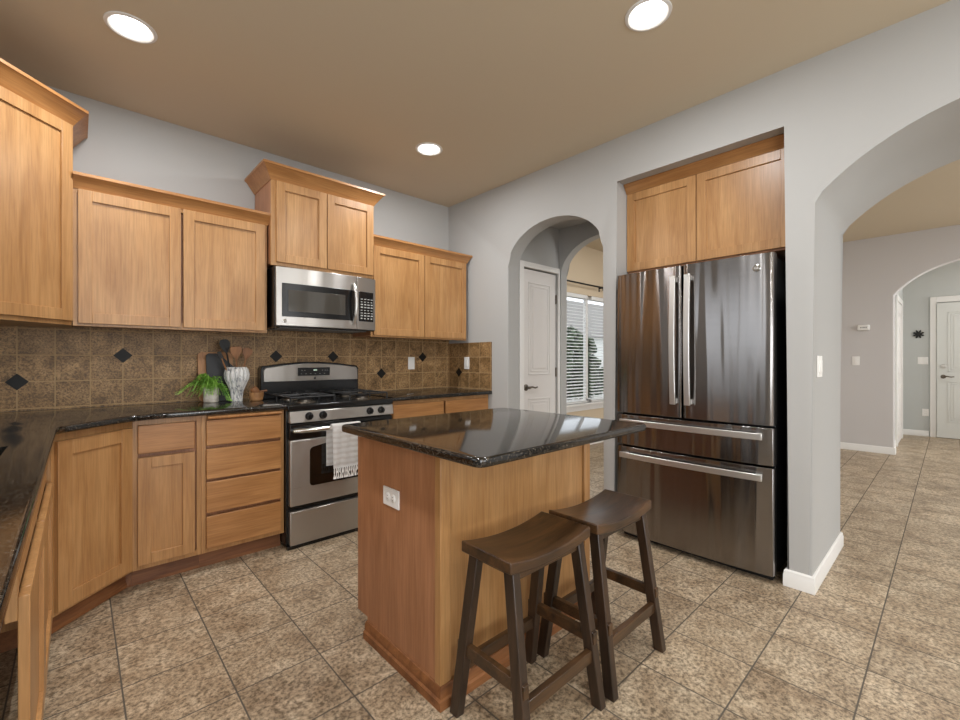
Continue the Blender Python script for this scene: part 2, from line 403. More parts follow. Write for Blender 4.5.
# hall wall with the wide arch, and the entry beyond it
ha = circ_arc((0.492, 2.025), (0.265, 2.245), (-0.072, 2.385))
bm = BM(); f0, f1 = prism(bm, [(YF, 0), (ha[0][0], 0)] + ha + [(0.492, 0), (YB + 0.05, 0), (YB + 0.05, 2.85), (YF, 2.85)], 'x', 7.60, 7.74)
struct('wall_hall', bm, MAUVE, bevel=0.01)
struct('wall_entry', box(BM(), 9.8, 9.93, YF, 0.62, 0, 2.85), HALLW)
struct('wall_entry_side', box(BM(), 7.74, 9.8, 0.53, 0.65, 0, 2.85), HALLW)

# ------------------------------------------------------------ baseboards and casings
BB = [(0, 0), (0.014, 0), (0.014, 0.062), (0.011, 0.068), (0.011, 0.080), (0.005, 0.088), (0, 0.088)]
def bb(name, path, side=1): struct(name, sweep(BM(), path, BB, side), TRIM)
bb('baseboard_right', [(2.80, 0.594), (XW, 0.594), (XW, 0.485), (XB, 0.485), (XB, 1.69)], 1)
bb('baseboard_right_2', [(XW, 1.600), (XW, 1.698), (2.919, 1.698)], -1)
bb('baseboard_back', [(2.919, 2.64), (XW, 2.64), (XW, 2.85)], -1)
bb('baseboard_dining', [(XB, 2.64), (XB, YB), (7.6, YB), (7.6, 0.492), (7.74, 0.492)], 1)
bb('baseboard_entry', [(7.75, 0.53), (8.33, 0.53)], 1)
bb('baseboard_entry_2', [(9.8, 0.53), (9.8, 0.235)], 1)

def panel_door(root, w, h, t, panels, mat, y=0.0):
    """a slab door standing in local x 0..w, front face at y, with raised mouldings"""
    bm = box(BM(), 0, w, y, y + t, 0.008, h)
    obj('door_panel', bm, mat, root, 0.002)
    bm = BM()
    for (x0, x1, z0, z1) in panels:
        for o_, d_ in ((0.0, 0.006), (0.03, 0.004)):
            a = (x0 + o_, x1 - o_, z0 + o_, z1 - o_); s = 0.012
            box(bm, a[0], a[1], y - d_, y + 0.001, a[2], a[2] + s); box(bm, a[0], a[1], y - d_, y + 0.001, a[3] - s, a[3])
            box(bm, a[0], a[0] + s, y - d_, y + 0.001, a[2], a[3]); box(bm, a[1] - s, a[1], y - d_, y + 0.001, a[2], a[3])
        box(bm, x0 + 0.06, x1 - 0.06, y - 0.005, y + 0.001, z0 + 0.06, z1 - 0.06)
    obj('door_moulding', bm, mat, root, 0.0025)
def kroot(name, loc, rz):
    o = bpy.data.objects.new(name, None); COL.objects.link(o); o.location = loc; o.rotation_euler = (0, 0, rz); o['kind'] = 'structure'; return o
def lever(root, x, z, y, dirn):
    bm = lathe(BM(), [(0.030, 0), (0.030, 0.008), (0.014, 0.014), (0.012, 0.045), (0.014, 0.052)], (x, y, z), 20, axis='y')
    tube(bm, [(x, y - 0.046, z), (x + dirn * 0.04, y - 0.05, z + 0.006), (x + dirn * 0.08, y - 0.048, z - 0.004), (x + dirn * 0.115, y - 0.045, z + 0.002)], [0.010, 0.009, 0.008, 0.007], 10)
    obj('door_handle', bm, NICKEL, root)
def casing(name, mat, x0, x1, zt, y, w=0.06, t=0.016):
    bm = BM(); box(bm, x0 - w, x0, y - t, y, 0, zt + w); box(bm, x1, x1 + w, y - t, y, 0, zt + w); box(bm, x0, x1, y - t, y, zt, zt + w)
    struct(name, bm, mat, bevel=0.004)
# pantry door
dr = kroot('door_1', (2.994, 2.675, 0), 0)
panel_door(dr, 0.508, 2.045, 0.035, [(0.095, 0.413, 1.06, 1.93), (0.095, 0.413, 0.18, 0.84)], DOORP)
lever(dr, 0.055, 0.945, 0.0, 1)
for z in (0.30, 1.08, 1.80):
    bm = tube(BM(), [(0.510, -0.006, z - 0.045), (0.510, -0.006, z + 0.045)], 0.007, 8)
    box(bm, 0.498, 0.515, -0.003, 0.002, z - 0.045, z + 0.045)
    obj('door_hinge', bm, NICKEL, dr)
bm = BM(); box(bm, 2.936, 2.990, 2.640, 2.655, 0, 2.105); box(bm, 3.505, 3.528, 2.640, 2.655, 0, 2.105); box(bm, 2.990, 3.505, 2.640, 2.655, 2.055, 2.105)
struct('trim_1', bm, TRIM, bevel=0.003)
# front door of the entry, facing the kitchen (local x runs towards -Y)
dr = kroot('door_2', (9.79, 0.150, 0), R(-90))
panel_door(dr, 0.91, 2.075, 0.04, [(0.12, 0.43, 1.02, 1.93), (0.49, 0.80, 1.02, 1.93), (0.12, 0.43, 0.25, 0.87), (0.49, 0.80, 0.25, 0.87)], plain('entry_door_paint', (214, 215, 210), 0.4), -0.03)
lever(dr, 0.07, 0.945, -0.03, 1)
obj('door_lock', lathe(BM(), [(0.032, 0), (0.032, 0.01), (0.024, 0.02), (0.010, 0.024), (0.010, 0.034)], (0.07, -0.03, 1.105), 20, axis='y'), HANDLE, dr)
bm = BM(); box(bm, 9.775, 9.80, 0.152, 0.222, 0, 2.18); box(bm, 9.775, 9.80, -0.835, -0.765, 0, 2.18); box(bm, 9.775, 9.80, -0.765, 0.152, 2.09, 2.18)
struct('trim_2', bm, TRIM, bevel=0.004)
# side doorway of the entry seen edge on
dr = kroot('door_3', (8.42, 0.522, 0), 0)
panel_door(dr, 0.82, 2.03, 0.02, [(0.12, 0.70, 1.0, 1.88), (0.12, 0.70, 0.2, 0.84)], DOORP, -0.012)
casing('trim_3', TRIM, 8.41, 9.25, 2.035, 0.53, 0.075, 0.03)

# ------------------------------------------------------------ dining window, blinds, rod
bm = BM()
for x in (WX0, 5.315, WX1 - 0.05): box(bm, x, x + 0.05, YB + 0.05, YB + 0.10, WZ0, WZ1)
box(bm, WX0, WX1, YB + 0.05, YB + 0.10, WZ0, WZ0 + 0.05); box(bm, WX0, WX1, YB + 0.05, YB + 0.10, WZ1 - 0.05, WZ1)
w1 = struct('window_1', bm, TRIM, bevel=0.003)
obj('window_pane', box(BM(), WX0 + 0.04, WX1 - 0.04, YB + 0.072, YB + 0.076, WZ0 + 0.04, WZ1 - 0.04), GLASS, w1, smooth=False)
bm = BM(); box(bm, WX0 - 0.05, WX1 + 0.05, YB - 0.05, YB + 0.05, WZ0 - 0.03, WZ0); box(bm, WX0 - 0.03, WX1 + 0.03, YB - 0.018, YB, WZ0 - 0.10, WZ0 - 0.035)
struct('trim_4', bm, TRIM, bevel=0.005)
for (a, b, lab) in ((WX0 + 0.03, 5.28, 'white slatted blind on the wider left sash of the dining window'),
                    (5.38, WX1 - 0.03, 'white slatted blind on the right sash of the dining window, past the mullion')):
    bl = thing('window_blind', lab, 'window blind', (0, 0, 0), 0, 'blinds of the dining window')
    bxo('headrail', BLINDM, bl, a, b, YB + 0.0, YB + 0.045, WZ1 - 0.05, WZ1 - 0.002)
    bm = BM(); z = WZ0 + 0.035
    while z < WZ1 - 0.06:
        c, s = 0.022 * math.cos(R(14)), 0.022 * math.sin(R(14)); y = YB + 0.022
        v = [bm.verts.new(p) for p in ((a, y - c, z - s), (b, y - c, z - s), (b, y + c, z + s), (a, y + c, z + s),
                                       (a, y - c, z - s + 0.003), (b, y - c, z - s + 0.003), (b, y + c, z + s + 0.003), (a, y + c, z + s + 0.003))]
        for f in ((0, 3, 2, 1), (4, 5, 6, 7), (0, 1, 5, 4), (1, 2, 6, 5), (2, 3, 7, 6), (3, 0, 4, 7)): bm.faces.new([v[i] for i in f])
        z += 0.044
    obj('slats', bm, BLINDM, bl, smooth=False)
    bxo('bottom_rail', BLINDM, bl, a, b, YB + 0.002, YB + 0.042, WZ0 + 0.004, WZ0 + 0.024)
rod = thing('curtain_rod', 'thin black curtain rod fixed above the dining window', 'curtain rod', (4.4, YB, 2.24))
obj('pole', tube(BM(), [(-0.02, -0.07, 0), (1.85, -0.07, 0)], 0.011, 10), BLACKM, rod)
for x in (0.05, 1.17, 1.75):
    bm = box(BM(), x - 0.008, x + 0.008, -0.07, 0, -0.008, 0.004); box(bm, x - 0.012, x + 0.012, -0.006, 0, -0.05, 0.01); box(bm, x - 0.006, x + 0.006, -0.075, -0.06, -0.04, 0.0)
    obj('bracket', bm, BLACKM, rod, 0.001)
for x in (-0.03, 1.86): obj('finial', lathe(BM(), [(0.004, -0.02), (0.018, -0.006), (0.018, 0.006), (0.004, 0.02)], (x, -0.07, 0), 12, axis='x'), BLACKM, rod)

# outside the dining window
struct('ground_outside', box(BM(), -6, 40, 3.7, 40, -0.45, -0.3), CARPET)
nb = thing('neighbour_house', 'grey neighbouring house seen in strips between the blind slats', 'house', (19.5, 13, -0.3))
bxo('wall', SIDING, nb, -3.5, 4.5, 0, 4, 0, 2.7, bevel=0)
obj('roof', prism(BM(), [(-4.0, 2.6), (5.0, 2.6), (3.4, 4.6), (-2.4, 4.6)], 'y', -0.4, 4.4) and None or (lambda b: (prism(b, [(-4.0, 2.7), (5.0, 2.7), (3.4, 4.4), (-2.4, 4.4)], 'y', -0.4, 4.4), b)[1])(BM()), ROOFM, nb)
def bush(name, lab, loc, r, h, n=340):
    t = thing(name, lab, name.replace('_', ' '), loc)
    obj('trunk', tube(BM(), [(0, 0, 0), (0.03, 0, h * 0.5), (0, 0, h * 0.85)], [0.05, 0.04, 0.015], 8), ROOFM, t)
    rr = random.Random(len(lab)); bm = BM()
    for i in range(n):
        u = rr.uniform(-1, 1); th = rr.uniform(0, 6.283); q = math.sqrt(1 - u * u); s = rr.uniform(0.55, 1.0)
        c = Vector((r * q * math.cos(th) * s, r * q * math.sin(th) * s, h * 0.62 + h * 0.38 * u * s))
        bmesh.ops.create_icosphere(bm, subdivisions=1, radius=rr.uniform(0.05, 0.12), matrix=Matrix.Translation(c))
    obj('foliage', bm, FOLI, t)
bush('garden_tree', 'dark garden tree outside the left sash of the dining window', (8.75, 6.4, -0.3), 0.8, 2.3)
bush('garden_bush', 'low dark bush outside, in front of the grey house', (10.3, 7.2, -0.3), 0.9, 1.5)

# ------------------------------------------------------------ tile backsplash
bs = tag(obj('backsplash', box(BM(), -0.695, XW, YB - 0.010, YB - 0.001, CT + 0.001, 1.438), BSPL), 'brown stone tile backsplash on the stove wall', 'backsplash')
bs2 = tag(obj('backsplash', box(BM(), XW - 0.006, XW - 0.0005, 2.84, YB - 0.010, CT + 0.001, 1.366), BSPLY), 'short tile backsplash on the side wall beside the arch', 'backsplash')
DI = ((-0.242, 1.08), (0.207, 1.228), (0.655, 1.08), (1.103, 1.228), (1.551, 1.228), (2.000, 1.08), (2.448, 1.228))
for (x, z) in DI:
    s = 0.046; bm = BM(); prism(bm, [(x - s, z), (x, z - s), (x + s, z), (x, z + s)], 'y', YB - 0.0125, YB - 0.009)
    obj('accent_tile', bm, DTILE, bs, 0.001)
s = 0.046; bm = BM(); prism(bm, [(3.301 - s, 1.08), (3.301, 1.08 - s), (3.301 + s, 1.08), (3.301, 1.08 + s)], 'x', XW - 0.0085, XW - 0.005)
obj('accent_tile', bm, DTILE, bs2, 0.001)

# ------------------------------------------------------------ cabinets
def shaker(name, x0, x1, z0, z1, parent, mat=None, t=0.019, fr=0.056, y=0.0):
    """shaker front: local plane y (front at y-t)"""
    bm = BM(); mat = mat or MAPLE
    box(bm, x0, x0 + fr, y - t, y, z0, z1); box(bm, x1 - fr, x1, y - t, y, z0, z1)
    box(bm, x0 + fr, x1 - fr, y - t, y, z0, z0 + fr); box(bm, x0 + fr, x1 - fr, y - t, y, z1 - fr, z1)
    box(bm, x0 + fr - 0.004, x1 - fr + 0.004, y - t + 0.011, y - 0.002, z0 + fr - 0.004, z1 - fr + 0.004)
    return obj(name, bm, mat, parent, 0.0015)
def slabfront(name, x0, x1, z0, z1, parent, t=0.019): return obj(name, box(BM(), x0, x1, -t, 0, z0, z1), MAPLEX, parent, 0.0035, 3)
CROWN_S = [(-0.01, 0.0), (0.004, 0.0), (0.010, 0.012), (0.034, 0.055), (0.044, 0.062), (0.044, 0.078), (-0.01, 0.078)]
CROWN_L = [(-0.01, 0.0), (0.004, 0.0), (0.010, 0.012), (0.056, 0.076), (0.067, 0.082), (0.067, 0.097), (-0.01, 0.097)]
def crown(parent, path, z, prof, name='crown_moulding', side=1, mat=None):
    return obj(name, sweep(BM(), path, [(o, z + h) for o, h in prof], side), mat or MAPLEX, parent)
def wall_cab(label, x, yf, w, d, z0, z1, doors, crownprof, cpath, loc=None, rz=0, dz=(0.014, 0.02)):
    t = thing('wall_cabinet', label, 'wall cabinet', loc or (x, yf, 0), rz, 'maple wall cabinets')
    bm = box(BM(), 0, w, 0.019, d, z0 + 0.012, z1); 
    obj('cabinet_body', bm, MAPLED, t, 0.001)
    bm = BM(); h = 0.04
    box(bm, 0, w, 0, 0.019, z0, z0 + h); box(bm, 0, w, 0, 0.019, z1 - h, z1); box(bm, 0, h * .8, 0, 0.019, z0 + h, z1 - h); box(bm, w - h * .8, w, 0, 0.019, z0 + h, z1 - h)
    obj('face_frame', bm, MAPLE, t, 0.001)
    for (a, b) in doors: shaker('door', a, b, z0 + dz[0], z1 - dz[1], t)
    if crownprof: crown(t, cpath, z1 - 0.018, crownprof)
    return t
# left pair above the counter, frame X -.02 .. .955
wall_cab('two-door maple wall cabinet left of the microwave, above the potted fern', -0.018, 3.149, 0.962, 0.314, 1.382, 2.127,
         [(0.021, 0.474), (0.487, 0.944)], CROWN_S, [(0.0, 0.0), (0.962, 0.0), (0.962, 0.03)])
# above the microwave
wall_cab('taller maple wall cabinet mounted directly above the microwave', 0.955, 3.099, 0.762, 0.364, 1.840, 2.43,
         [(0.030, 0.377), (0.383, 0.755)], CROWN_L, [(0.0, 0.371), (0.0, 0.0), (0.762, 0.0), (0.762, 0.371)], dz=(0.024, 0.02))
# right pair
wall_cab('two-door maple wall cabinet right of the microwave, next to the wall corner', 1.722, 3.149, 1.010, 0.314, 1.386, 2.137,
         [(0.018, 0.510), (0.516, 0.995)], CROWN_S, [(0.0, 0.0), (1.010, 0.0), (1.010, 0.323)])
# diagonal corner wall cabinet
L = 0.52
cw = thing('wall_cabinet', 'tall diagonal maple corner wall cabinet above the left end of the counter', 'wall cabinet', (-0.022, 3.150, 0), R(45), 'maple wall cabinets')
# local x runs from -L..0 along the diagonal; local y points to the corner
def W2L(x, y):
    dx, dy = x + 0.022, y - 3.150; c, s = math.cos(R(45)), math.sin(R(45)); return (c * dx + s * dy, -s * dx + c * dy)
foot = [W2L(-0.022, 3.150), W2L(-0.022, YB - 0.012), W2L(-0.698, YB - 0.012), W2L(-0.698, 3.150 - L * 0.7071), W2L(-0.022 - L * 0.7071, 3.150 - L * 0.7071)]
bm = BM(); prism(bm, foot, 'z', 1.384, 2.452); obj('cabinet_body', bm, MAPLE, cw, 0.001)
shaker('door', -L + 0.02, -0.012, 1.406, 2.430, cw, fr=0.058, y=-0.001)
crown(cw, [foot[3], foot[4], foot[0], foot[1]], 2.428, CROWN_L)

# niche cabinet over the fridge (faces -X): local x runs along -Y
nc = thing('wall_cabinet', 'maple cabinet recessed in the wall niche above the refrigerator', 'wall cabinet', (2.944, 1.598, 0), R(-90), 'maple wall cabinets')
bxo('cabinet_body', MAPLED, nc, 0.0, 1.002, 0.0, 0.53, 1.825, 2.425)
shaker('door', 0.003, 0.481, 1.838, 2.396, nc); shaker('door', 0.486, 0.999, 1.838, 2.396, nc)
crown(nc, [(0.0, -0.001), (1.002, -0.001)], 2.398, [(-0.0, 0.0), (0.019, 0.0), (0.024, 0.010), (0.055, 0.050), (0.060, 0.054), (0.060, 0.062), (0.0, 0.062)])

# base cabinets ---------------------------------------------------------
def base_body(t, x0, x1, d, z0=0.10, z1=0.888):
    bxo('cabinet_body', MAPLED, t, x0 + 0.001, x1 - 0.001, 0.019, d, z0, z1)
    bm = BM(); s = 0.022
    box(bm, x0, x0 + s, 0, 0.019, z0, z1); box(bm, x1 - s, x1, 0, 0.019, z0, z1); box(bm, x0 + s, x1 - s, 0, 0.019, z0, z0 + 0.03); box(bm, x0 + s, x1 - s, 0, 0.019, z1 - 0.03, z1)
    return obj('face_frame', bm, MAPLE, t, 0.0008)
TOEP = [(0, 0), (0.020, 0), (0.020, 0.022), (0.012, 0.034), (0.010, 0.060), (0.004, 0.072), (0.0, 0.100)]
YFR = 2.885
t = thing('base_cabinet', 'narrow maple base cabinet with one drawer over one door', 'base cabinet', (0.210, YFR, 0), 0, 'maple base cabinets')
base_body(t, 0, 0.305, YB - YFR - 0.002)
slabfront('drawer', 0.021, 0.272, 0.708, 0.858, t); shaker('door', 0.021, 0.272, 0.126, 0.688, t)
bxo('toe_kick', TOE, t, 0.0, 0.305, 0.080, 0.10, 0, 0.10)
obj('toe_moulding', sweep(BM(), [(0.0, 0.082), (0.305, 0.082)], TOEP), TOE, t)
t = thing('base_cabinet', 'maple base cabinet of four stacked drawers left of the stove', 'base cabinet', (0.516, YFR, 0), 0, 'maple base cabinets')
base_body(t, 0, 0.450, YB - YFR - 0.002)
for (a, b) in ((0.711, 0.856), (0.520, 0.693), (0.328, 0.504), (0.126, 0.308)): slabfront('drawer', 0.022, 0.429, a, b, t)
bm = tube(BM(), [(0.026, -0.030, 0.873), (0.422, -0.030, 0.873)], 0.0105, 12, 1.6); box(bm, 0.030, 0.418, -0.026, 0.05, 0.8655, 0.8805)
obj('pull_out_board', bm, BOARDW, t)['label'] = 'rounded edge of the pull-out board above the top drawer'
bxo('toe_kick', TOE, t, 0.0, 0.450, 0.080, 0.10, 0, 0.10)
obj('toe_moulding', sweep(BM(), [(0.0, 0.082), (0.450, 0.082)], TOEP), TOE, t)
t = thing('base_cabinet', 'maple base cabinet right of the stove, below the corner counter', 'base cabinet', (1.736, YFR, 0), 0, 'maple base cabinets')
base_body(t, 0, 1.035, YB - YFR - 0.002)
slabfront('drawer', 0.02, 0.505, 0.711, 0.858, t); slabfront('drawer', 0.525, 1.01, 0.711, 0.858, t)
shaker('door', 0.02, 0.505, 0.126, 0.690, t); shaker('door', 0.525, 1.01, 0.126, 0.690, t)
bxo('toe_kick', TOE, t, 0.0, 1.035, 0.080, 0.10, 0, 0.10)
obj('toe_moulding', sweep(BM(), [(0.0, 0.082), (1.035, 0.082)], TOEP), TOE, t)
# diagonal corner base: frame plane Y-X = 2.678 from (-.083,2.595) to (.209,2.887)
cx, cy, LD = -0.083, 2.595, 0.413
t = thing('base_cabinet', 'diagonal corner base cabinet with a single tall maple door', 'base cabinet', (cx, cy, 0), R(45), 'maple base cabinets')
def C2L(x, y):
    dx, dy = x - cx, y - cy; c = math.cos(R(45)); return (c * dx + c * dy, -c * dx + c * dy)
foot = [(0, 0), (LD, 0), C2L(0.208, YB - 0.002), C2L(-0.698, YB - 0.002), C2L(-0.698, cy + 0.002), C2L(cx - 0.001, cy + 0.002)]
bm = BM(); prism(bm, foot, 'z', 0.10, 0.888); obj('cabinet_body', bm, MAPLE, t, 0.0008)
shaker('door', 0.014, LD - 0.018, 0.117, 0.850, t, fr=0.065)
bm = BM(); prism(bm, [(0.0, 0.075), (LD, 0.075), C2L(0.15, YB - 0.01), C2L(-0.69, YB - 0.01), C2L(-0.69, cy + 0.01)], 'z', 0, 0.10); obj('toe_kick', bm, TOE, t)
obj('toe_moulding', sweep(BM(), [(0.0, 0.075), (LD + 0.038, 0.075), C2L(0.209, 2.967)], TOEP), TOE, t)
# sink cabinet along the left wall, faces +X ; local x runs +Y
t = thing('sink_cabinet', 'maple sink base cabinet seen almost edge on at the left edge', 'base cabinet', (-0.094, 1.36, 0), R(90), 'maple base cabinets')
bm = BM(); LS = 1.225
box(bm, 0, LS, -0.0, 0.019, 0.70, 0.888); box(bm, 0, 0.03, -0.0, 0.019, 0.64, 0.70); box(bm, 0.585, 0.625, 0, 0.019, 0.12, 0.70); box(bm, LS - 0.04, LS, 0, 0.019, 0.10, 0.70); box(bm, 0.03, LS - 0.04, 0, 0.019, 0.10, 0.13)
obj('face_frame', bm, MAPLE, t, 0.001)
shaker('door', 0.0, 0.594, 0.126, 0.690, t); shaker('door', 0.598, LS - 0.035, 0.126, 0.690, t)
bxo('back_rail', MAPLED, t, 0.0, LS, 0.55, 0.60, 0.70, 0.86)
bxo('toe_kick', TOE, t, 0.60, LS, 0.30, 0.315, 0, 0.10)

# ------------------------------------------------------------ countertops
def counter(name, outline, label, holes=None, bev_pred=None, z0=CT - 0.031, z1=CT):
    bm = BM(); loops = [outline] + (holes or [])
    es = []
    for lp in loops:
        vs = [bm.verts.new((p[0], p[1], z1)) for p in lp]
        es += [bm.edges.new((vs[i], vs[(i + 1) % len(vs)])) for i in range(len(vs))]
    r = bmesh.ops.triangle_fill(bm, edges=es, use_beauty=True)
    fs = [g for g in r['geom'] if isinstance(g, bmesh.types.BMFace)]
    ex = bmesh.ops.extrude_face_region(bm, geom=fs)
    vs = [g for g in ex['geom'] if isinstance(g, bmesh.types.BMVert)]
    bmesh.ops.translate(bm, verts=vs, vec=(0, 0, z0 - z1))
    if bev_pred:
        e2 = [e for e in bm.edges if abs(e.verts[0].co.z - e.verts[1].co.z) < 1e-6 and len(e.link_faces) == 2 and
              abs(abs(e.link_faces[0].normal.z) - abs(e.link_faces[1].normal.z)) > 0.5 and bev_pred((e.verts[0].co + e.verts[1].co) / 2)]
        bm.normal_update()
        e2 = [e for e in bm.edges if abs(e.verts[0].co.z - e.verts[1].co.z) < 1e-6 and len(e.link_faces) == 2 and
              abs(abs(e.link_faces[0].normal.z) - abs(e.link_faces[1].normal.z)) > 0.5 and bev_pred((e.verts[0].co + e.verts[1].co) / 2)]
        bmesh.ops.bevel(bm, geom=e2, offset=0.010, segments=4, affect='EDGES', profile=0.5)
    o = obj(name, bm, GRAN, ang=30)
    return tag(o, label, 'countertop')
def fillet(p0, p1, p2, r, n=8):
    """rounded corner at p1"""
    a, b, c = (Vector(p) for p in (p0, p1, p2)); u = (a - b).normalized(); v = (c - b).normalized()
    ang = math.acos(max(-1, min(1, u.dot(v)))); d = r / math.tan(ang / 2); s = b + u * d; e = b + v * d
    cen = b + (u + v).normalized() * (r / math.sin(ang / 2)); out = []
    a0 = (s - cen); a1 = (e - cen); tot = a0.angle_signed(a1)
    for k in range(n + 1):
        t_ = -tot * k / n; out.append((cen.x + a0.x * math.cos(t_) - a0.y * math.sin(t_), cen.y + a0.x * math.sin(t_) + a0.y * math.cos(t_)))
    return out
YE = 2.832
ol = [(-0.698, 0.25), (-0.062, 0.25)] + fillet((-0.062, 0.25), (-0.062, 2.532), (0.21, 2.806), 0.12, 6) + fillet((-0.062, 2.532), (0.236, YE), (0.966, YE), 0.35, 10) + [(0.9665, YE), (0.9665, YB - 0.011), (-0.698, YB - 0.011)]
hole = [(-0.56, 1.40), (-0.56, 2.08), (-0.165, 2.08), (-0.165, 1.40)]
counter('countertop', ol, 'black speckled granite counter along the sink wall and left of the stove', [hole],
        lambda c: (c.x > -0.08 and c.y < 2.9 and c.x < 0.96))
counter('countertop', [(1.735, YE), (XW - 0.007, YE), (XW - 0.007, YB - 0.011), (1.735, YB - 0.011)], 'short black granite counter between the stove and the wall corner', None,
        lambda c: c.y < YE + 0.005)
sk = thing('sink', 'undermount steel sink basin at the left edge of the counter', 'sink', (-0.3625, 1.74, 0.70))
bm = BM(); a, b, h = 0.20, 0.345, 0.181
for (o_, z0_) in ((0.0, 0),):
    box(bm, -a - 0.004, -a, -b, b, 0, h); box(bm, a, a + 0.004, -b, b, 0, h); box(bm, -a, a, -b - 0.004, -b, 0, h); box(bm, -a, a, b, b + 0.004, 0, h); box(bm, -a, a, -b, b, 0, 0.004)
obj('basin', bm, CHROME, sk, 0.001)
obj('drain', lathe(BM(), [(0.045, 0.0), (0.045, 0.006), (0.03, 0.004)], (0, 0, 0.004), 24), HANDLE, sk)

# ------------------------------------------------------------ range
rg = thing('gas_range', 'stainless and black gas range with a striped towel on its handle', 'stove', (0.970, 2.830, 0))
# local: x 0..0.760, y 0 front .. 0.62
RW = 0.760
bxo('body', BLACK, rg, 0.0, RW, 0.03, 0.625, 0.02, 0.895, bevel=0.003)
bxo('drawer', STEELR, rg, 0.014, RW - 0.014, -0.005, 0.03, 0.022, 0.236, bevel=0.005)
bm = BM(); 
ow = [(0.012, 0.272), (RW - 0.012, 0.272), (RW - 0.012, 0.690)] + [(RW - 0.012 - (RW - 0.024) * k / 14, 0.690 + 0.0 * math.sin(math.pi * k / 14)) for k in range(1, 14)] + [(0.012, 0.690)]
prism(bm, ow, 'y', -0.012, 0.03)
dv = obj('oven_door', bm, STEELR, rg, 0.006, 3)
wx0, wx1 = 0.135, RW - 0.135
win = [(wx0 + 0.02, 0.385), (wx1 - 0.02, 0.385), (wx1 - 0.006, 0.391), (wx1, 0.405), (wx1, 0.615), (wx1 - 0.008, 0.630)] + [(wx1 - 0.02 - (wx1 - wx0 - 0.04) * k / 12, 0.636 + 0.026 * math.sin(math.pi * k / 12)) for k in range(13)] + [(wx0 + 0.008, 0.630), (wx0, 0.615), (wx0, 0.405), (wx0 + 0.006, 0.391)]
bm = BM(); prism(bm, win, 'y', -0.0135, -0.010); obj('oven_window', bm, GLASSB, dv)
bxo('door_band', BLACK, dv, 0.012, RW - 0.012, -0.010, 0.03, 0.692, 0.792, bevel=0.004)
N = 16; hp = [(0.028 + (RW - 0.056) * k / N, -0.032 - 0.030 * math.sin(math.pi * k / N) ** 0.6, 0.752) for k in range(N + 1)]
bm = tube(BM(), hp, [0.011] + [0.0145] * (N - 1) + [0.011], 12, 0.8)
tube(bm, [(0.034, -0.008, 0.752), (0.034, -0.036, 0.752)], 0.012, 10); tube(bm, [(RW - 0.034, -0.008, 0.752), (RW - 0.034, -0.036, 0.752)], 0.012, 10)
obj('door_handle', bm, CHROME, dv)
bm = BM(); f0, f1 = prism(bm, [(-0.020, 0.800), (0.03, 0.800), (0.03, 0.872), (-0.008, 0.872)], 'x', 0.010, RW - 0.006)
obj('control_panel', bm, STEELR, rg, 0.004)
for kx in (0.130, 0.221, 0.562, 0.652):
    bm = lathe(BM(), [(0.026, 0), (0.026, 0.006), (0.021, 0.012), (0.019, 0.026), (0.015, 0.029)], (kx, -0.013, 0.838), 24, axis='y')
    box(bm, kx - 0.005, kx + 0.005, -0.050, -0.036, 0.820, 0.856)
    obj('knob', bm, BLACK, rg, 0.0008)
ct_ = bxo('cooktop', BLACK, rg, -0.002, RW + 0.002, -0.006, 0.600, 0.874, 0.915, bevel=0.008)
# burners and grates
for (gx, gy) in ((0.17, 0.16), (0.17, 0.43), (0.59, 0.16), (0.59, 0.43)):
    bm = lathe(BM(), [(0.072, 0.0), (0.070, 0.004), (0.048, 0.006), (0.048, 0.016), (0.030, 0.018)], (gx, gy, 0.915), 28)
    obj('burner_base', bm, NICKEL, rg)
    obj('burner_cap', lathe(BM(), [(0.044, 0), (0.045, 0.006), (0.036, 0.011)], (gx, gy, 0.932), 24), IRON, rg)
for (x0, x1) in ((0.030, 0.325), (0.435, 0.730)):
    bm = BM(); zt = 0.957; b_ = 0.0055
    for y in (0.035, 0.295, 0.555): tube(bm, [(x0, y, zt), (x1, y, zt)], b_ * 1.15, 6)
    for x in (x0, x1): tube(bm, [(x, 0.035, zt), (x, 0.555, zt)], b_ * 1.15, 6)
    xc = (x0 + x1) / 2
    for yc in (0.165, 0.425):
        for dx, dy in ((1, 0), (-1, 0)): tube(bm, [(xc + dx * 0.028, yc, zt + 0.006), (xc + dx * (x1 - xc), yc, zt)], b_, 6)
        for dx, dy in ((0, 1), (0, -1)): tube(bm, [(xc, yc + dy * 0.028, zt + 0.006), (xc, yc + dy * 0.13, zt)], b_, 6)
    for x in (x0, x1):
        for y in (0.035, 0.295, 0.555): tube(bm, [(x, y, 0.914), (x, y, zt)], b_ * 1.1, 6)
    obj('grate', bm, IRON, rg)
# back guard
def bgp(x0, x1, z0, zs, zp, n=16): return [(x0, z0), (x1, z0), (x1, zs - 0.02), (x1 - 0.012, zs)] + [(x1 - 0.02 - (x1 - x0 - 0.04) * k / n, zs + (zp - zs) * math.sin(math.pi * k / n)) for k in range(1, n)] + [(x0 + 0.012, zs), (x0, zs - 0.02)]
bm = BM(); prism(bm, bgp(0.0, RW, 0.915, 1.155, 1.186), 'y', 0.545, 0.625); bg_ = obj('back_guard', bm, BLACK, rg, 0.004)
bm = BM(); q = bgp(0.014, RW - 0.014, 1.040, 1.143, 1.174); prism(bm, q, 'y', 0.527, 0.546)
obj('back_guard_panel', bm, STEELR, bg_, 0.004)
disp = bxo('clock_panel', BLACK, bg_, 0.255, 0.505, 0.522, 0.528, 1.080, 1.142, bevel=0.004)
bxo('clock_display', LCD, bg_, 0.374, 0.400, 0.5212, 0.5225, 1.118, 1.127, bevel=0)
bm = BM()
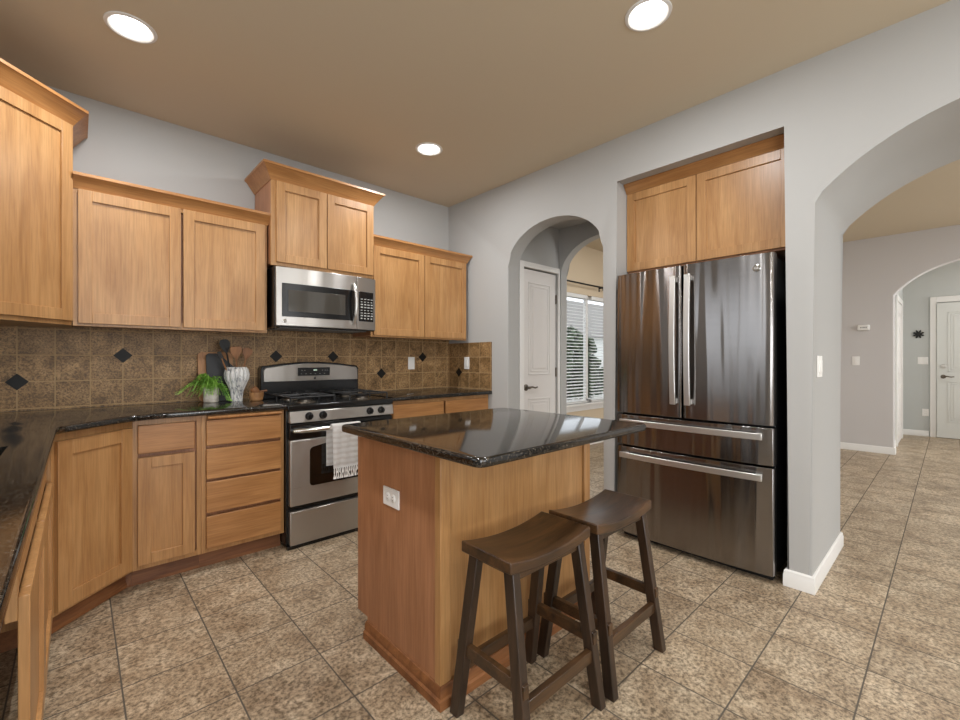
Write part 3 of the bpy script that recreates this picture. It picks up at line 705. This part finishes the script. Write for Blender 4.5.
for i in range(6): box(bm, 0.275 + i * 0.036, 0.285 + i * 0.036, 0.5212, 0.5225, 1.092, 1.097)
for x in (0.280, 0.302, 0.440, 0.462, 0.478): box(bm, x, x + 0.009, 0.5212, 0.5225, 1.118, 1.123)
obj('button_lettering', bm, GREYP, bg_, smooth=False)
obj('maker_badge', lathe(BM(), [(0.009, 0), (0.009, 0.002), (0.007, 0.003)], (0.385, 0.528, 1.060), 20, axis='y'), BLACK, bg_)
bxo('trim_strip', BLACK, rg, 0.0, RW, -0.002, 0.03, 0.0, 0.022)

# towel over the oven handle
tw = thing('dish_towel', 'white textured cotton towel with a fringe hanging on the oven handle', 'towel', (1.198, 2.76, 0.76))
def cloth(x0, x1, path, thick=0.004, wav=0.004, nx=16):
    bm = BM(); g = []
    for i, (y, z) in enumerate(path):
        g.append([bm.verts.new((x0 + (x1 - x0) * k / nx, y + wav * math.sin(k * 1.3 + i * 0.15) * min(1, i / 6), z)) for k in range(nx + 1)])
    for a_, b_ in zip(g, g[1:]):
        for k in range(nx): bm.faces.new((a_[k], a_[k + 1], b_[k + 1], b_[k]))
    r = bmesh.ops.solidify(bm, geom=bm.faces[:], thickness=thick); return bm
front = [(0.016, 0.000), (0.014, 0.014), (0.002, 0.021), (-0.012, 0.017), (-0.022, 0.004)] + [(-0.024 - 0.0008 * k, -0.017 * k - 0.012) for k in range(0, 16)]
obj('cloth_front', cloth(0.025, 0.228, front), CLOTH, tw)
back = [(0.016, 0.000), (0.020, -0.02), (0.020, -0.10), (0.018, -0.20), (0.018, -0.255)]
obj('cloth_back', cloth(0.0, 0.19, back), CLOTH, tw)
bm = BM(); rr = random.Random(3)
for k in range(16):
    x = 0.030 + k * 0.0128; y = -0.038; z = -0.272
    tube(bm, [(x, y, z + 0.01), (x + rr.uniform(-.003, .003), y - 0.003, z - 0.02), (x + rr.uniform(-.005, .005), y, z - 0.034), (x + rr.uniform(-.008, .008), y, z - 0.062)], [0.003, 0.0045, 0.003, 0.0065], 6)
obj('fringe', bm, CLOTH, tw)

# ------------------------------------------------------------ microwave
mw = thing('microwave', 'stainless over-the-range microwave with a bowed handle, under the tall cabinet', 'microwave', (0.962, 3.035, 1.422))
MW, MH = 0.740, 0.404
bxo('body', BLACK, mw, 0.0, MW, 0.02, 0.428, 0.0, MH, bevel=0.002)
fx = lambda u: -0.024 * math.sin(math.pi * u)      # slight bow of the front
def mfront(x0, x1, z0, z1, y0, mat, name, par, bev=0.003, n=14):
    bm = BM(); pts = [(x0 + (x1 - x0) * k / n, y0 + fx((x0 + (x1 - x0) * k / n) / MW)) for k in range(n + 1)] + [(x1, y0 + 0.024), (x0, y0 + 0.024)]
    prism(bm, pts, 'z', z0, z1); return obj(name, bm, mat, par, bev)
md = mfront(0.004, 0.575, 0.008, MH - 0.002, 0.0, STEELR, 'door', mw)
mfront(0.578, MW - 0.002, 0.008, MH - 0.002, 0.0, STEELR, 'control_section', mw)
mfront(0.040, 0.572, 0.070, 0.295, -0.0025, BLACK, 'window_surround', md, 0.002)
mfront(0.080, 0.480, 0.105, 0.252, -0.0040, MWGLASS, 'window_pane', md, 0.001)
kp = mfront(0.590, MW - 0.022, 0.070, 0.295, -0.0025, BLACK, 'keypad', mw, 0.002)
bm = BM()
for r_ in range(8):
    for c_ in range(4):
        x = 0.606 + c_ * 0.029; z = 0.088 + r_ * 0.021
        y = -0.0032 + fx(x / MW) - (0.0012)
        box(bm, x, x + (0.018 if r_ % 3 else 0.013), y, y + 0.002, z, z + (0.009 if r_ in (0, 1, 4, 5) else 0.006))
obj('button_lettering', bm, plain('keypad_print', (176, 176, 172), 0.5), kp, smooth=False)
hh = [(0.545, fx(0.72) - 0.006 - 0.045 * math.sin(math.pi * k / 12) ** 0.7, 0.045 + 0.300 * k / 12) for k in range(13)]
obj('door_handle', tube(BM(), hh, [0.009] + [0.0125] * 11 + [0.009], 12), HANDLE, md)
obj('badge_face', lathe(BM(), [(0.0105, 0), (0.0105, 0.0036)], (0.060, -0.0045, 0.040), 24, axis='y'), NICKEL, md)
bd = obj('maker_badge', lathe(BM(), [(0.013, 0), (0.013, 0.002), (0.010, 0.003)], (0.060, -0.0045, 0.040), 24, axis='y'), CHROME, md)
text('badge_lettering', 'GE', 0.012, (0.060, -0.0092, 0.040), (R(90), 0, 0), WHITEP, md)
bm = BM()
for k in range(3): box(bm, 0.05, MW - 0.05, 0.06 + k * 0.1, 0.12 + k * 0.1, -0.004, 0.001)
obj('vent_filter', bm, GREYP, mw)

# ------------------------------------------------------------ refrigerator (faces -X; local x runs to -Y, local y into the wall)
fr = thing('refrigerator', 'large stainless french-door refrigerator standing in the wall niche', 'refrigerator', (2.712, 1.556, 0), R(-90))
FW = 0.918
bxo('body', BLACK, fr, 0.008, FW - 0.008, 0.070, 0.745, 0.035, 1.765, bevel=0.004)
bxo('toe_grille', BLACKM, fr, 0.02, FW - 0.02, 0.065, 0.12, 0.0, 0.036)
def bowed(x0, x1, z0, z1, name, mat, bow=0.020, th=0.062, r=0.016, n=22):
    pts = []
    for k in range(n + 1):
        x = x0 + (x1 - x0) * k / n; u = x / FW; e = min(x - x0, x1 - x)
        y = -bow * (1 - (2 * u - 1) ** 2)
        pts.append((x, y))
    a = [(x0, pts[0][1] + r), (x0 + r * 0.3, pts[0][1] + r * 0.3)] + [p for p in pts if x0 + r <= p[0] <= x1 - r] + [(x1 - r * 0.3, pts[-1][1] + r * 0.3), (x1, pts[-1][1] + r), (x1, th), (x0, th)]
    bm = BM(); prism(bm, a, 'z', z0, z1); return obj(name, bm, mat, fr, 0.002, 2, ang=50)
mid = 0.449
DZ = 0.848
dl = bowed(0.0, mid - 0.003, DZ, 1.776, 'door', STEEL); drr = bowed(mid + 0.003, FW, DZ, 1.776, 'door', STEEL)
d1 = bowed(0.0, FW, 0.634, DZ - 0.014, 'drawer', STEEL); d2 = bowed(0.0, FW, 0.045, 0.620, 'drawer', STEEL)
def fbow(x): return -0.020 * (1 - (2 * x / FW - 1) ** 2)
def vhandle(x, par):
    y = fbow(x); bm = BM(); zs = [0.93 + 0.78 * k / 10 for k in range(11)]
    for a_, b_ in zip(zs, zs[1:]): pass
    pr = [(y - 0.040 - 0.014 * math.sin(math.pi * k / 10), zs[k]) for k in range(11)]
    poly = pr + [(p[0] + 0.013, p[1]) for p in pr[::-1]]
    # bar: polygon in the local y,z plane pushed along x
    prism(bm, poly, 'x', x - 0.017, x + 0.017)
    box(bm, x - 0.015, x + 0.015, y - 0.040, y + 0.004, 0.935, 0.965); box(bm, x - 0.015, x + 0.015, y - 0.040, y + 0.004, 1.675, 1.705)
    obj('door_handle', bm, HANDLE, par, 0.0025)
vhandle(mid - 0.043, dl); vhandle(mid + 0.043, drr)
def hhandle(z, par):
    bm = BM(); n = 14; xs_ = [0.045 + (FW - 0.09) * k / n for k in range(n + 1)]
    pr = [(x, fbow(x) - 0.040) for x in xs_]; poly = pr + [(p[0], p[1] + 0.013) for p in pr[::-1]]
    prism(bm, poly, 'z', z - 0.018, z + 0.018)
    for x in (0.052, FW - 0.085): box(bm, x, x + 0.033, fbow(x) - 0.034, fbow(x) + 0.006, z - 0.015, z + 0.015)
    obj('drawer_handle', bm, HANDLE, par, 0.003)
hhandle(0.790, d1); hhandle(0.570, d2)
obj('maker_badge', lathe(BM(), [(0.019, 0), (0.019, 0.002), (0.0165, 0.003), (0.0165, 0.0022)], (FW - 0.077, fbow(FW - 0.077) - 0.001, 1.698), 28, axis='y'), CHROME, drr)
obj('badge_face', lathe(BM(), [(0.0155, 0), (0.0155, 0.0040)], (FW - 0.077, fbow(FW - 0.077) - 0.001, 1.698), 28, axis='y'), NICKEL, drr)
text('badge_lettering', 'GE', 0.018, (FW - 0.077, fbow(FW - 0.077) - 0.0060, 1.698), (R(90), 0, 0), WHITEP, drr)
for x in (0.03, FW - 0.13): bxo('hinge_cover', BLACKM, fr, x, x + 0.10, 0.065, 0.14, 1.764, 1.785, bevel=0.003)

# ------------------------------------------------------------ island
IX0, IX1, IY0, IY1 = 0.925, 1.835, 1.200, 1.808
isl = thing('kitchen_island', 'maple kitchen island cabinet in the middle of the tiled floor', 'kitchen island', ((IX0 + IX1) / 2, 1.52, 0))
ox, oy = -(IX0 + IX1) / 2, -1.52
def ib(name, mat, x0, x1, y0, y1, z0, z1, bevel=0.001): return bxo(name, mat, isl, x0 + ox, x1 + ox, y0 + oy, y1 + oy, z0, z1, bevel=bevel)
bm = BM(); box(bm, IX0 + 0.02 + ox, IX1 - 0.02 + ox, IY0 + 0.02 + oy, 1.77 + oy, 0.085, 0.888); box(bm, IX0 + 0.02 + ox, IX1 - 0.02 + ox, IY0 + 0.02 + oy, 1.720 + oy, 0, 0.085)
obj('cabinet_body', bm, MAPLE, isl, 0.001)
for (a, b) in ((IX0, IX0 + 0.02), (IX1 - 0.02, IX1)):
    bm = BM(); prism(bm, [(IY0 + 0.012 + oy, 0), (1.720 + oy, 0), (1.720 + oy, 0.085), (IY1 + oy, 0.085), (IY1 + oy, 0.882), (IY0 + 0.012 + oy, 0.888)], 'x', a + ox, b + ox)
    obj('side_panel', bm, MAPLED, isl, 0.001)
ib('back_panel', MAPLE, IX0 + 0.045, IX1 - 0.045, IY0 + 0.009, IY0 + 0.02, 0.0, 0.888)
ib('corner_post', MAPLE, IX0 - 0.004, IX0 + 0.042, IY0 - 0.003, IY0 + 0.030, 0.0, 0.888, 0.002)
ib('corner_post', MAPLE, IX1 - 0.042, IX1 + 0.004, IY0 - 0.003, IY0 + 0.030, 0.0, 0.888, 0.002)
IB = [(0, 0), (0.020, 0), (0.020, 0.030), (0.013, 0.036), (0.013, 0.058), (0.006, 0.070), (0, 0.072)]
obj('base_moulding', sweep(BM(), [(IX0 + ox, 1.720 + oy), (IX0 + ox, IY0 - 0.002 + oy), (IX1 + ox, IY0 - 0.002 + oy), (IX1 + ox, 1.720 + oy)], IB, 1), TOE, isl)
for k in range(2):
    e = bpy.data.objects.new('tmp', None)
    bm = BM(); x0 = IX0 + 0.03 + k * 0.43 + ox; x1 = x0 + 0.415; y = 1.789 + oy
    for a in ((x0, x0 + .056, .70, .11), (x1 - .056, x1, .70, .11)): box(bm, a[0], a[1], y - 0.018, y, a[3], a[2])
    box(bm, x0, x1, y - 0.018, y, 0.11, 0.166); box(bm, x0, x1, y - 0.018, y, 0.644, 0.70); box(bm, x0, x1, y - 0.018, y - 0.009, 0.11, 0.70)
    obj('door', bm, MAPLE, isl, 0.0015)
    obj('drawer', box(BM(), x0, x1, y - 0.018, y, 0.715, 0.86), MAPLEX, isl, 0.003)
TX0, TX1, TY0, TY1 = 0.835, 1.852, 0.905, 1.806
rect = [(TX0, TY1), (TX0, TY0), (TX1, TY0), (TX1, TY1)]; ol = []
for i in range(4): ol += fillet(rect[i - 1], rect[i], rect[(i + 1) % 4], 0.035, 6)
counter('island_countertop', ol, 'polished black granite top of the kitchen island', None, lambda c: True)

# ------------------------------------------------------------ wall plates
def plate(name, label, cat, loc, rz, w, h, kind, horiz=False, group=None):
    t = thing(name, label, cat, loc, rz, group)
    obj('cover_plate', box(BM(), -w / 2, w / 2, -0.006, 0, -h / 2, h / 2), WHITEP, t, 0.0025)
    n = 2 if w > 0.1 and not horiz else 1
    for i in range(n):
        xx = (i - (n - 1) / 2) * 0.046
        if kind == 'rocker': bxo('rocker', WHITEP, t, xx - 0.016, xx + 0.016, -0.010, -0.005, -0.033, 0.033)
        else:
            for s in (-1, 1):
                px, pz = (s * 0.02, 0) if horiz else (xx, s * 0.02)
                bm = lathe(BM(), [(0.0165, 0), (0.0165, 0.002), (0.015, 0.003)], (px, -0.0055, pz), 20, axis='y')
                k = obj('socket', bm, WHITEP, t)
                bm = BM()
                for d in (-0.006, 0.006):
                    if horiz: box(bm, px - 0.004, px + 0.004, -0.0095, -0.008, pz + d - 0.001, pz + d + 0.001)
                    else: box(bm, px + d - 0.001, px + d + 0.001, -0.0095, -0.008, pz - 0.004, pz + 0.004)
                obj('slot', bm, GREYP, k, smooth=False)
    return t
plate('power_outlet', 'white outlet set sideways on the end panel of the island', 'outlet', (IX0, 1.520, 0.650), R(-90), 0.118, 0.074, 'socket', True)
plate('wall_switch', 'white switch plate on the tiles right of the stove', 'switch', (2.318, YB - 0.010, 1.170), 0, 0.072, 0.116, 'rocker')
plate('wall_switch', 'white switch plate on the short side backsplash by the corner', 'switch', (XW - 0.006, 3.180, 1.170), R(-90), 0.072, 0.116, 'rocker')
plate('wall_switch', 'white switch plate inside the jamb of the big archway', 'switch', (2.945, 0.485, 1.165), 0, 0.115, 0.115, 'rocker')
plate('wall_switch', 'white switch plate on the hall wall below the door chime', 'switch', (7.60, 0.857, 1.190), R(-90), 0.075, 0.115, 'rocker')
plate('wall_switch', 'white double switch plate beside the front door', 'switch', (9.80, 0.300, 1.190), R(-90), 0.118, 0.115, 'rocker')
plate('power_outlet', 'white outlet low on the entry wall beside the front door', 'outlet', (9.80, 0.272, 0.375), R(-90), 0.075, 0.115, 'socket')
ch = thing('door_chime', 'small oval white chime box high on the hall wall', 'door chime', (7.60, 0.780, 1.625), R(-90))
obj('cover', box(BM(), -0.062, 0.062, -0.040, 0, -0.036, 0.036), WHITEP, ch, 0.014, 4)
bm = BM()
for k in range(5): box(bm, -0.03 + k * 0.014, -0.022 + k * 0.014, -0.0412, -0.040, -0.008, 0.008)
obj('speaker_slots', bm, GREYP, ch, smooth=False)
sn = thing('wall_ornament', 'small black metal sun-shaped ornament on the entry wall', 'ornament', (9.80, 0.350, 1.610), R(-90))
bm = lathe(BM(), [(0.034, 0), (0.034, 0.012), (0.02, 0.016)], (0, 0, 0), 20, axis='y')
for k in range(8):
    a = k * math.pi / 4 + 0.39; p = lambda r, t: (r * math.cos(t), r * math.sin(t))
    q = [p(0.028, a - 0.42), p(0.055, a - 0.25), p(0.072, a), p(0.055, a + 0.25), p(0.028, a + 0.42)]
    prism(bm, q, 'y', -0.010, 0.0)
obj('sun_disc', bm, BLACKM, sn)

# ------------------------------------------------------------ ceiling lights
def downlight(x, y, lab, z=ZC):
    t = thing('recessed_light', lab, 'ceiling light', (x, y, z), 0, 'recessed ceiling lights')
    def rev(prof, n=40):
        bm = BM(); rings = []
        for r_, z_ in prof: rings.append([bm.verts.new((r_ * math.cos(2 * math.pi * k / n), r_ * math.sin(2 * math.pi * k / n), z_)) for k in range(n)])
        for A, B in zip(rings, rings[1:]):
            for k in range(n): bm.faces.new((A[k], A[(k + 1) % n], B[(k + 1) % n], B[k]))
        return bm
    obj('trim_ring', rev([(0.083, 0.002), (0.100, -0.0005), (0.098, -0.005), (0.086, -0.008), (0.080, -0.002), (0.083, 0.002)]), TRIM, t)
    obj('baffle', rev([(0.081, -0.002), (0.080, 0.004), (0.062, 0.024), (0.064, 0.026), (0.083, 0.006), (0.083, -0.002), (0.081, -0.002)]), WHITEP, t)
    obj('lens', lathe(BM(), [(0.063, 0.026), (0.063, 0.022), (0.045, 0.020)], (0, 0, 0), 40), LAMP, t)
    d = bpy.data.lights.new('lamp', 'AREA'); d.shape = 'DISK'; d.size = 0.115; d.energy = CAN_POWER * 1.0; d.color = (0.97, 0.985, 1.0)
    o = bpy.data.objects.new('lamp', d); COL.objects.link(o); o.parent = t; o.location = (0, 0, -0.0095)
    return t
downlight(0.185, 2.605, 'lit recessed ceiling light nearest the left cabinets')
downlight(1.903, 2.612, 'lit recessed ceiling light deepest in the room, above the stove end')
downlight(1.885, 0.925, 'lit recessed ceiling light at the top edge, above the island stools')
for x, y in ((0.185, 0.92), (0.185, -0.95), (1.89, -0.95), (0.185, -2.7), (1.89, -2.7)): downlight(x, y, 'unseen recessed ceiling light added outside the view')  # unseen cans added to the ceiling grid to light the room
for x, y in ((5.0, 0.0), (5.0, 2.2), (6.8, -1.6), (8.6, -0.8), (5.0, -2.4)): downlight(x, y, 'unseen recessed ceiling light added in the rooms past the archways', 2.79)  # unseen cans added to light the hall, dining room and entry

# ------------------------------------------------------------ stools
def stool(x, y, lab):
    t = thing('bar_stool', lab, 'stool', (x, y, 0), 0, 'saddle seat stools')
    L2, W2 = 0.208, 0.112; n = 20; top = []; bot = []
    for k in range(n + 1):
        u = -1 + 2 * k / n; top.append((u * L2, 0.606 - 0.024 * (1 - u * u)))
        bot.append((u * L2, 0.569 - 0.020 * (1 - u * u) + 0.0))
    bm = BM(); prism(bm, top + bot[::-1], 'y', -W2, W2); obj('seat', bm, STOOLX, t, 0.005, 3)
    def foot(sx, sy, f):   # f: 0 top .. 1 floor
        return Vector((sx * (0.168 + 0.022 * f), sy * (0.078 + 0.078 * f), 0.566 * (1 - f)))
    for sx in (-1, 1):
        for sy in (-1, 1):
            a, b = foot(sx, sy, 0.0), foot(sx, sy, 1); hw, hd = 0.0165, 0.020
            bm = BM(); v = []
            for c in (b, a):
                for (dx, dy) in ((-hw, -hd), (hw, -hd), (hw, hd), (-hw, hd)): v.append(bm.verts.new((c.x + dx, c.y + dy, c.z)))
            for f in ((0, 1, 2, 3), (4, 5, 6, 7), (0, 1, 5, 4), (1, 2, 6, 5), (2, 3, 7, 6), (3, 0, 4, 7)): bm.faces.new([v[i] for i in f])
            obj('leg', bm, STOOLZ, t, 0.003)
    for sy in (-1, 1):
        y_ = sy * (0.078 + 0.078 * 0.05)
        bxo('apron', STOOLX, t, -0.165, 0.165, y_ - 0.010, y_ + 0.010, 0.530, 0.558)
        f = 1 - 0.175 / 0.566; p = foot(1, sy, f)
        bxo('stretcher', STOOLX, t, -p.x - 0.012, p.x + 0.012, p.y - 0.011, p.y + 0.011, 0.155, 0.195)
    for sx in (-1, 1):
        bxo('apron', STOOLX, t, sx * 0.170 - 0.009, sx * 0.170 + 0.009, -0.075, 0.075, 0.548, 0.566)
        f = 1 - 0.235 / 0.566; p = foot(sx, 1, f)
        bxo('stretcher', STOOLX, t, p.x - 0.011, p.x + 0.011, -p.y - 0.026, p.y + 0.026, 0.215, 0.255)
    return t
stool(1.137, 0.985, 'dark wooden saddle-seat stool nearest the corner of the island')
stool(1.583, 0.975, 'dark wooden saddle-seat stool on the refrigerator side, seat catching a glare')

# ------------------------------------------------------------ things on the counter
# boards leaning on the backsplash
bt = thing('cutting_board', 'wooden cutting board leaning on the backsplash behind the fern', 'cutting board', (0.700, 3.40, CT + 0.002))
def leanboard(w, h, th, y0, y1, r=0.03):
    bm = BM(); c = []
    for (p0, p1, p2) in (((-w, 0), (w, 0), (w, h)), ((w, 0), (w, h), (-w, h)), ((w, h), (-w, h), (-w, 0)), ((-w, h), (-w, 0), (w, 0))): c += fillet(p0, p1, p2, r, 5)
    prism(bm, c, 'y', 0, th)
    a = math.atan2(y1 - y0, h)
    bmesh.ops.rotate(bm, verts=bm.verts, cent=(0, 0, 0), matrix=Matrix.Rotation(-a, 3, 'X')); bmesh.ops.translate(bm, verts=bm.verts, vec=(0, y0, 0.0)); return bm
obj('board', leanboard(0.105, 0.335, 0.014, -0.002, 0.048, 0.025), BOARDW, bt)
st = thing('slate_board', 'dark slate serving board leaning in front of the wooden board', 'serving board', (0.728, 3.375, CT + 0.002))
bm = BM(); prism(bm, [(-0.09, 0), (0.09, 0), (0.09, 0.21), (0.075, 0.235), (-0.005, 0.318), (-0.03, 0.328), (-0.075, 0.328), (-0.09, 0.313)], 'y', 0, 0.010)
bmesh.ops.rotate(bm, verts=bm.verts, cent=(0, 0, 0), matrix=Matrix.Rotation(-0.16, 3, 'X')); bmesh.ops.translate(bm, verts=bm.verts, vec=(0, -0.008, 0))
obj('board', bm, SLATE, st, 0.002)
# fern
pl = thing('potted_fern', 'green trailing fern in a pale round pot on the black counter', 'potted plant', (0.648, 3.315, CT))
pot = obj('pot', lathe(BM(), [(0.038, 0), (0.043, 0.006), (0.046, 0.092), (0.046, 0.099), (0.042, 0.099), (0.040, 0.085)], (0, 0, 0), 32), POTM, pl)
bm = BM(); rr = random.Random(11)
def frond(base, dirn, length, rise, droop, w):
    pts = []
    for k in range(9):
        s = k / 8; p = Vector(base) + Vector((dirn[0], dirn[1], 0)) * length * s + Vector((0, 0, rise * math.sin(math.pi * min(1, s * 1.1)) - droop * s * s)); p.z = max(p.z, 0.012); pts.append(p)
    tube(bm, [tuple(p) for p in pts], 0.0012, 4)
    d = Vector((dirn[0], dirn[1], 0)).normalized(); side = Vector((-d.y, d.x, 0))
    for k in range(1, 9):
        for q in (0.0, 0.5):
            i = min(7, k - 1); p = pts[i].lerp(pts[i + 1], q); ll = w * math.sin(math.pi * (k + q + 0.8) / 10.5)
            for sg in (-1, 1):
                tip = p + side * sg * ll + d * ll * 0.5 + Vector((0, 0, rr.uniform(-0.3, 0.35) * ll))
                m_ = p.lerp(tip, 0.5); off = d * ll * 0.20 + Vector((0, 0, ll * 0.12))
                v = [bm.verts.new(x) for x in (p, m_ + off, tip, m_ - off)]
                bm.faces.new(v)
for k in range(52):
    a = rr.uniform(0, 6.283); ca = math.cos(a); dy = math.sin(a) * (0.4 if math.sin(a) > 0 else 0.9)
    frond((rr.uniform(-.02, .02), rr.uniform(-.02, .02), 0.096), (ca, dy), rr.uniform(0.05, 0.07) if ca > 0.2 else rr.uniform(0.07, 0.13), rr.uniform(0.02, 0.10), rr.uniform(0.0, 0.06), rr.uniform(0.018, 0.028) * (0.6 if ca > 0.2 else 1))
for k in range(5):
    frond((-0.02, 0, 0.10), (-1, rr.uniform(-.3, .1)), rr.uniform(0.15, 0.19), rr.uniform(0.02, 0.05), rr.uniform(0.0, 0.05), 0.020)
for k in range(12):
    frond((0.02, -0.01, 0.10), (0.75, rr.uniform(-1.2, -.8)), rr.uniform(0.07, 0.11), rr.uniform(0.0, 0.04), rr.uniform(0.08, 0.12), 0.018)
obj('foliage', bm, LEAF, pl, smooth=False)
# vase
vx, vy = 0.797, 3.300
vs = thing('ribbed_vase', 'ribbed white ceramic crock holding kitchen utensils', 'vase', (vx, vy, CT))
prof = [(r_ * 0.88, z_) for r_, z_ in [(0.034, 0), (0.036, 0.004), (0.035, 0.03), (0.040, 0.07), (0.058, 0.115), (0.074, 0.155), (0.077, 0.185), (0.070, 0.215), (0.058, 0.232), (0.053, 0.232), (0.062, 0.21), (0.066, 0.185), (0.060, 0.15), (0.03, 0.06)]]
obj('body', lathe(BM(), prof, (0, 0, 0), 168, rib=14, ribk=0.17), CERAM, vs)
def utensil(name, lab, base, tip, mat, head, mat2=None, rh=0.006):
    t = thing(name, lab, 'kitchen utensil', (vx, vy, CT), 0, 'utensils in the crock')
    b, e = Vector(base), Vector(tip)
    obj('handle', tube(BM(), [tuple(b), tuple(b.lerp(e, 0.5)), tuple(b.lerp(e, 0.82))], [rh, rh * 0.9, rh * 0.8], 8), mat, t)
    d = (e - b).normalized(); side = Vector((d.z, 0, -d.x)).normalized(); s = b.lerp(e, 0.72); ln = (e - s).length
    bm = BM(); pts = []
    for u, wd in head: pts.append((u, wd))
    up = [s + d * ln * u + side * wd for u, wd in pts]; dn = [s + d * ln * u - side * wd for u, wd in pts[::-1]]
    lp = up + dn; F = [bm.verts.new(p + Vector((0, -0.003, 0))) for p in lp]; B = [bm.verts.new(p + Vector((0, 0.004, 0))) for p in lp]
    bm.faces.new(F); bm.faces.new(B[::-1])
    for i in range(len(lp)): bm.faces.new((F[i], B[i], B[(i + 1) % len(lp)], F[(i + 1) % len(lp)]))
    obj('blade', bm, mat2 or mat, t, 0.0015); return t
SPB = [(0, 0.006), (0.25, 0.018), (0.5, 0.030), (0.75, 0.033), (0.92, 0.026), (1.0, 0.012)]
SP = [(0, 0.005), (0.3, 0.010), (0.55, 0.020), (0.8, 0.024), (0.95, 0.018), (1.0, 0.008)]
FL = [(0, 0.008), (0.3, 0.024), (0.5, 0.034), (0.9, 0.035), (1.0, 0.028)]
utensil('ladle', 'black ladle with a rounded head, tallest in the crock', (-0.012, 0.022, 0.09), (-0.072, 0.030, 0.420), BLACKM, SPB)
utensil('skimmer', 'patterned wooden-handled tool leaning left in the crock', (-0.018, -0.002, 0.09), (-0.110, -0.012, 0.335), UTW, [(0, 0.006), (0.5, 0.014), (1, 0.011)], BLACKM)
utensil('wooden_spatula', 'flat wooden turner standing upright in the crock', (0.000, -0.020, 0.09), (-0.014, -0.034, 0.370), UTW, FL)
utensil('wooden_spoon', 'wooden spoon leaning right in the crock', (0.018, 0.004, 0.09), (0.072, 0.004, 0.363), UTW, SPB)
# wooden bowl and scoop
bw = thing('wooden_bowl', 'small round wooden bowl beside the ribbed crock', 'bowl', (0.905, 3.245, CT))
obj('body', lathe(BM(), [(0.034, 0), (0.040, 0.006), (0.046, 0.045), (0.046, 0.058), (0.041, 0.058), (0.038, 0.02), (0.02, 0.010)], (0, 0, 0), 32), BOWLW, bw)
sp = thing('wooden_scoop', 'little wooden scoop resting in the small wooden bowl', 'scoop', (0.905, 3.245, CT + 0.06))
bm = lathe(BM(), [(0.006, -0.030), (0.022, -0.022), (0.026, 0.0), (0.024, 0.02), (0.018, 0.02), (0.018, -0.01)], (0, 0, 0), 20)
bmesh.ops.rotate(bm, verts=bm.verts, cent=(0, 0, 0), matrix=Matrix.Rotation(R(-40), 3, 'Y')); bmesh.ops.translate(bm, verts=bm.verts, vec=(-0.012, -0.002, 0.012))
obj('cup', bm, UTW, sp)
obj('handle', tube(BM(), [(0.0, 0, -0.002), (0.03, -0.006, 0.004), (0.066, -0.012, 0.008)], [0.006, 0.005, 0.007], 8), UTW, sp)
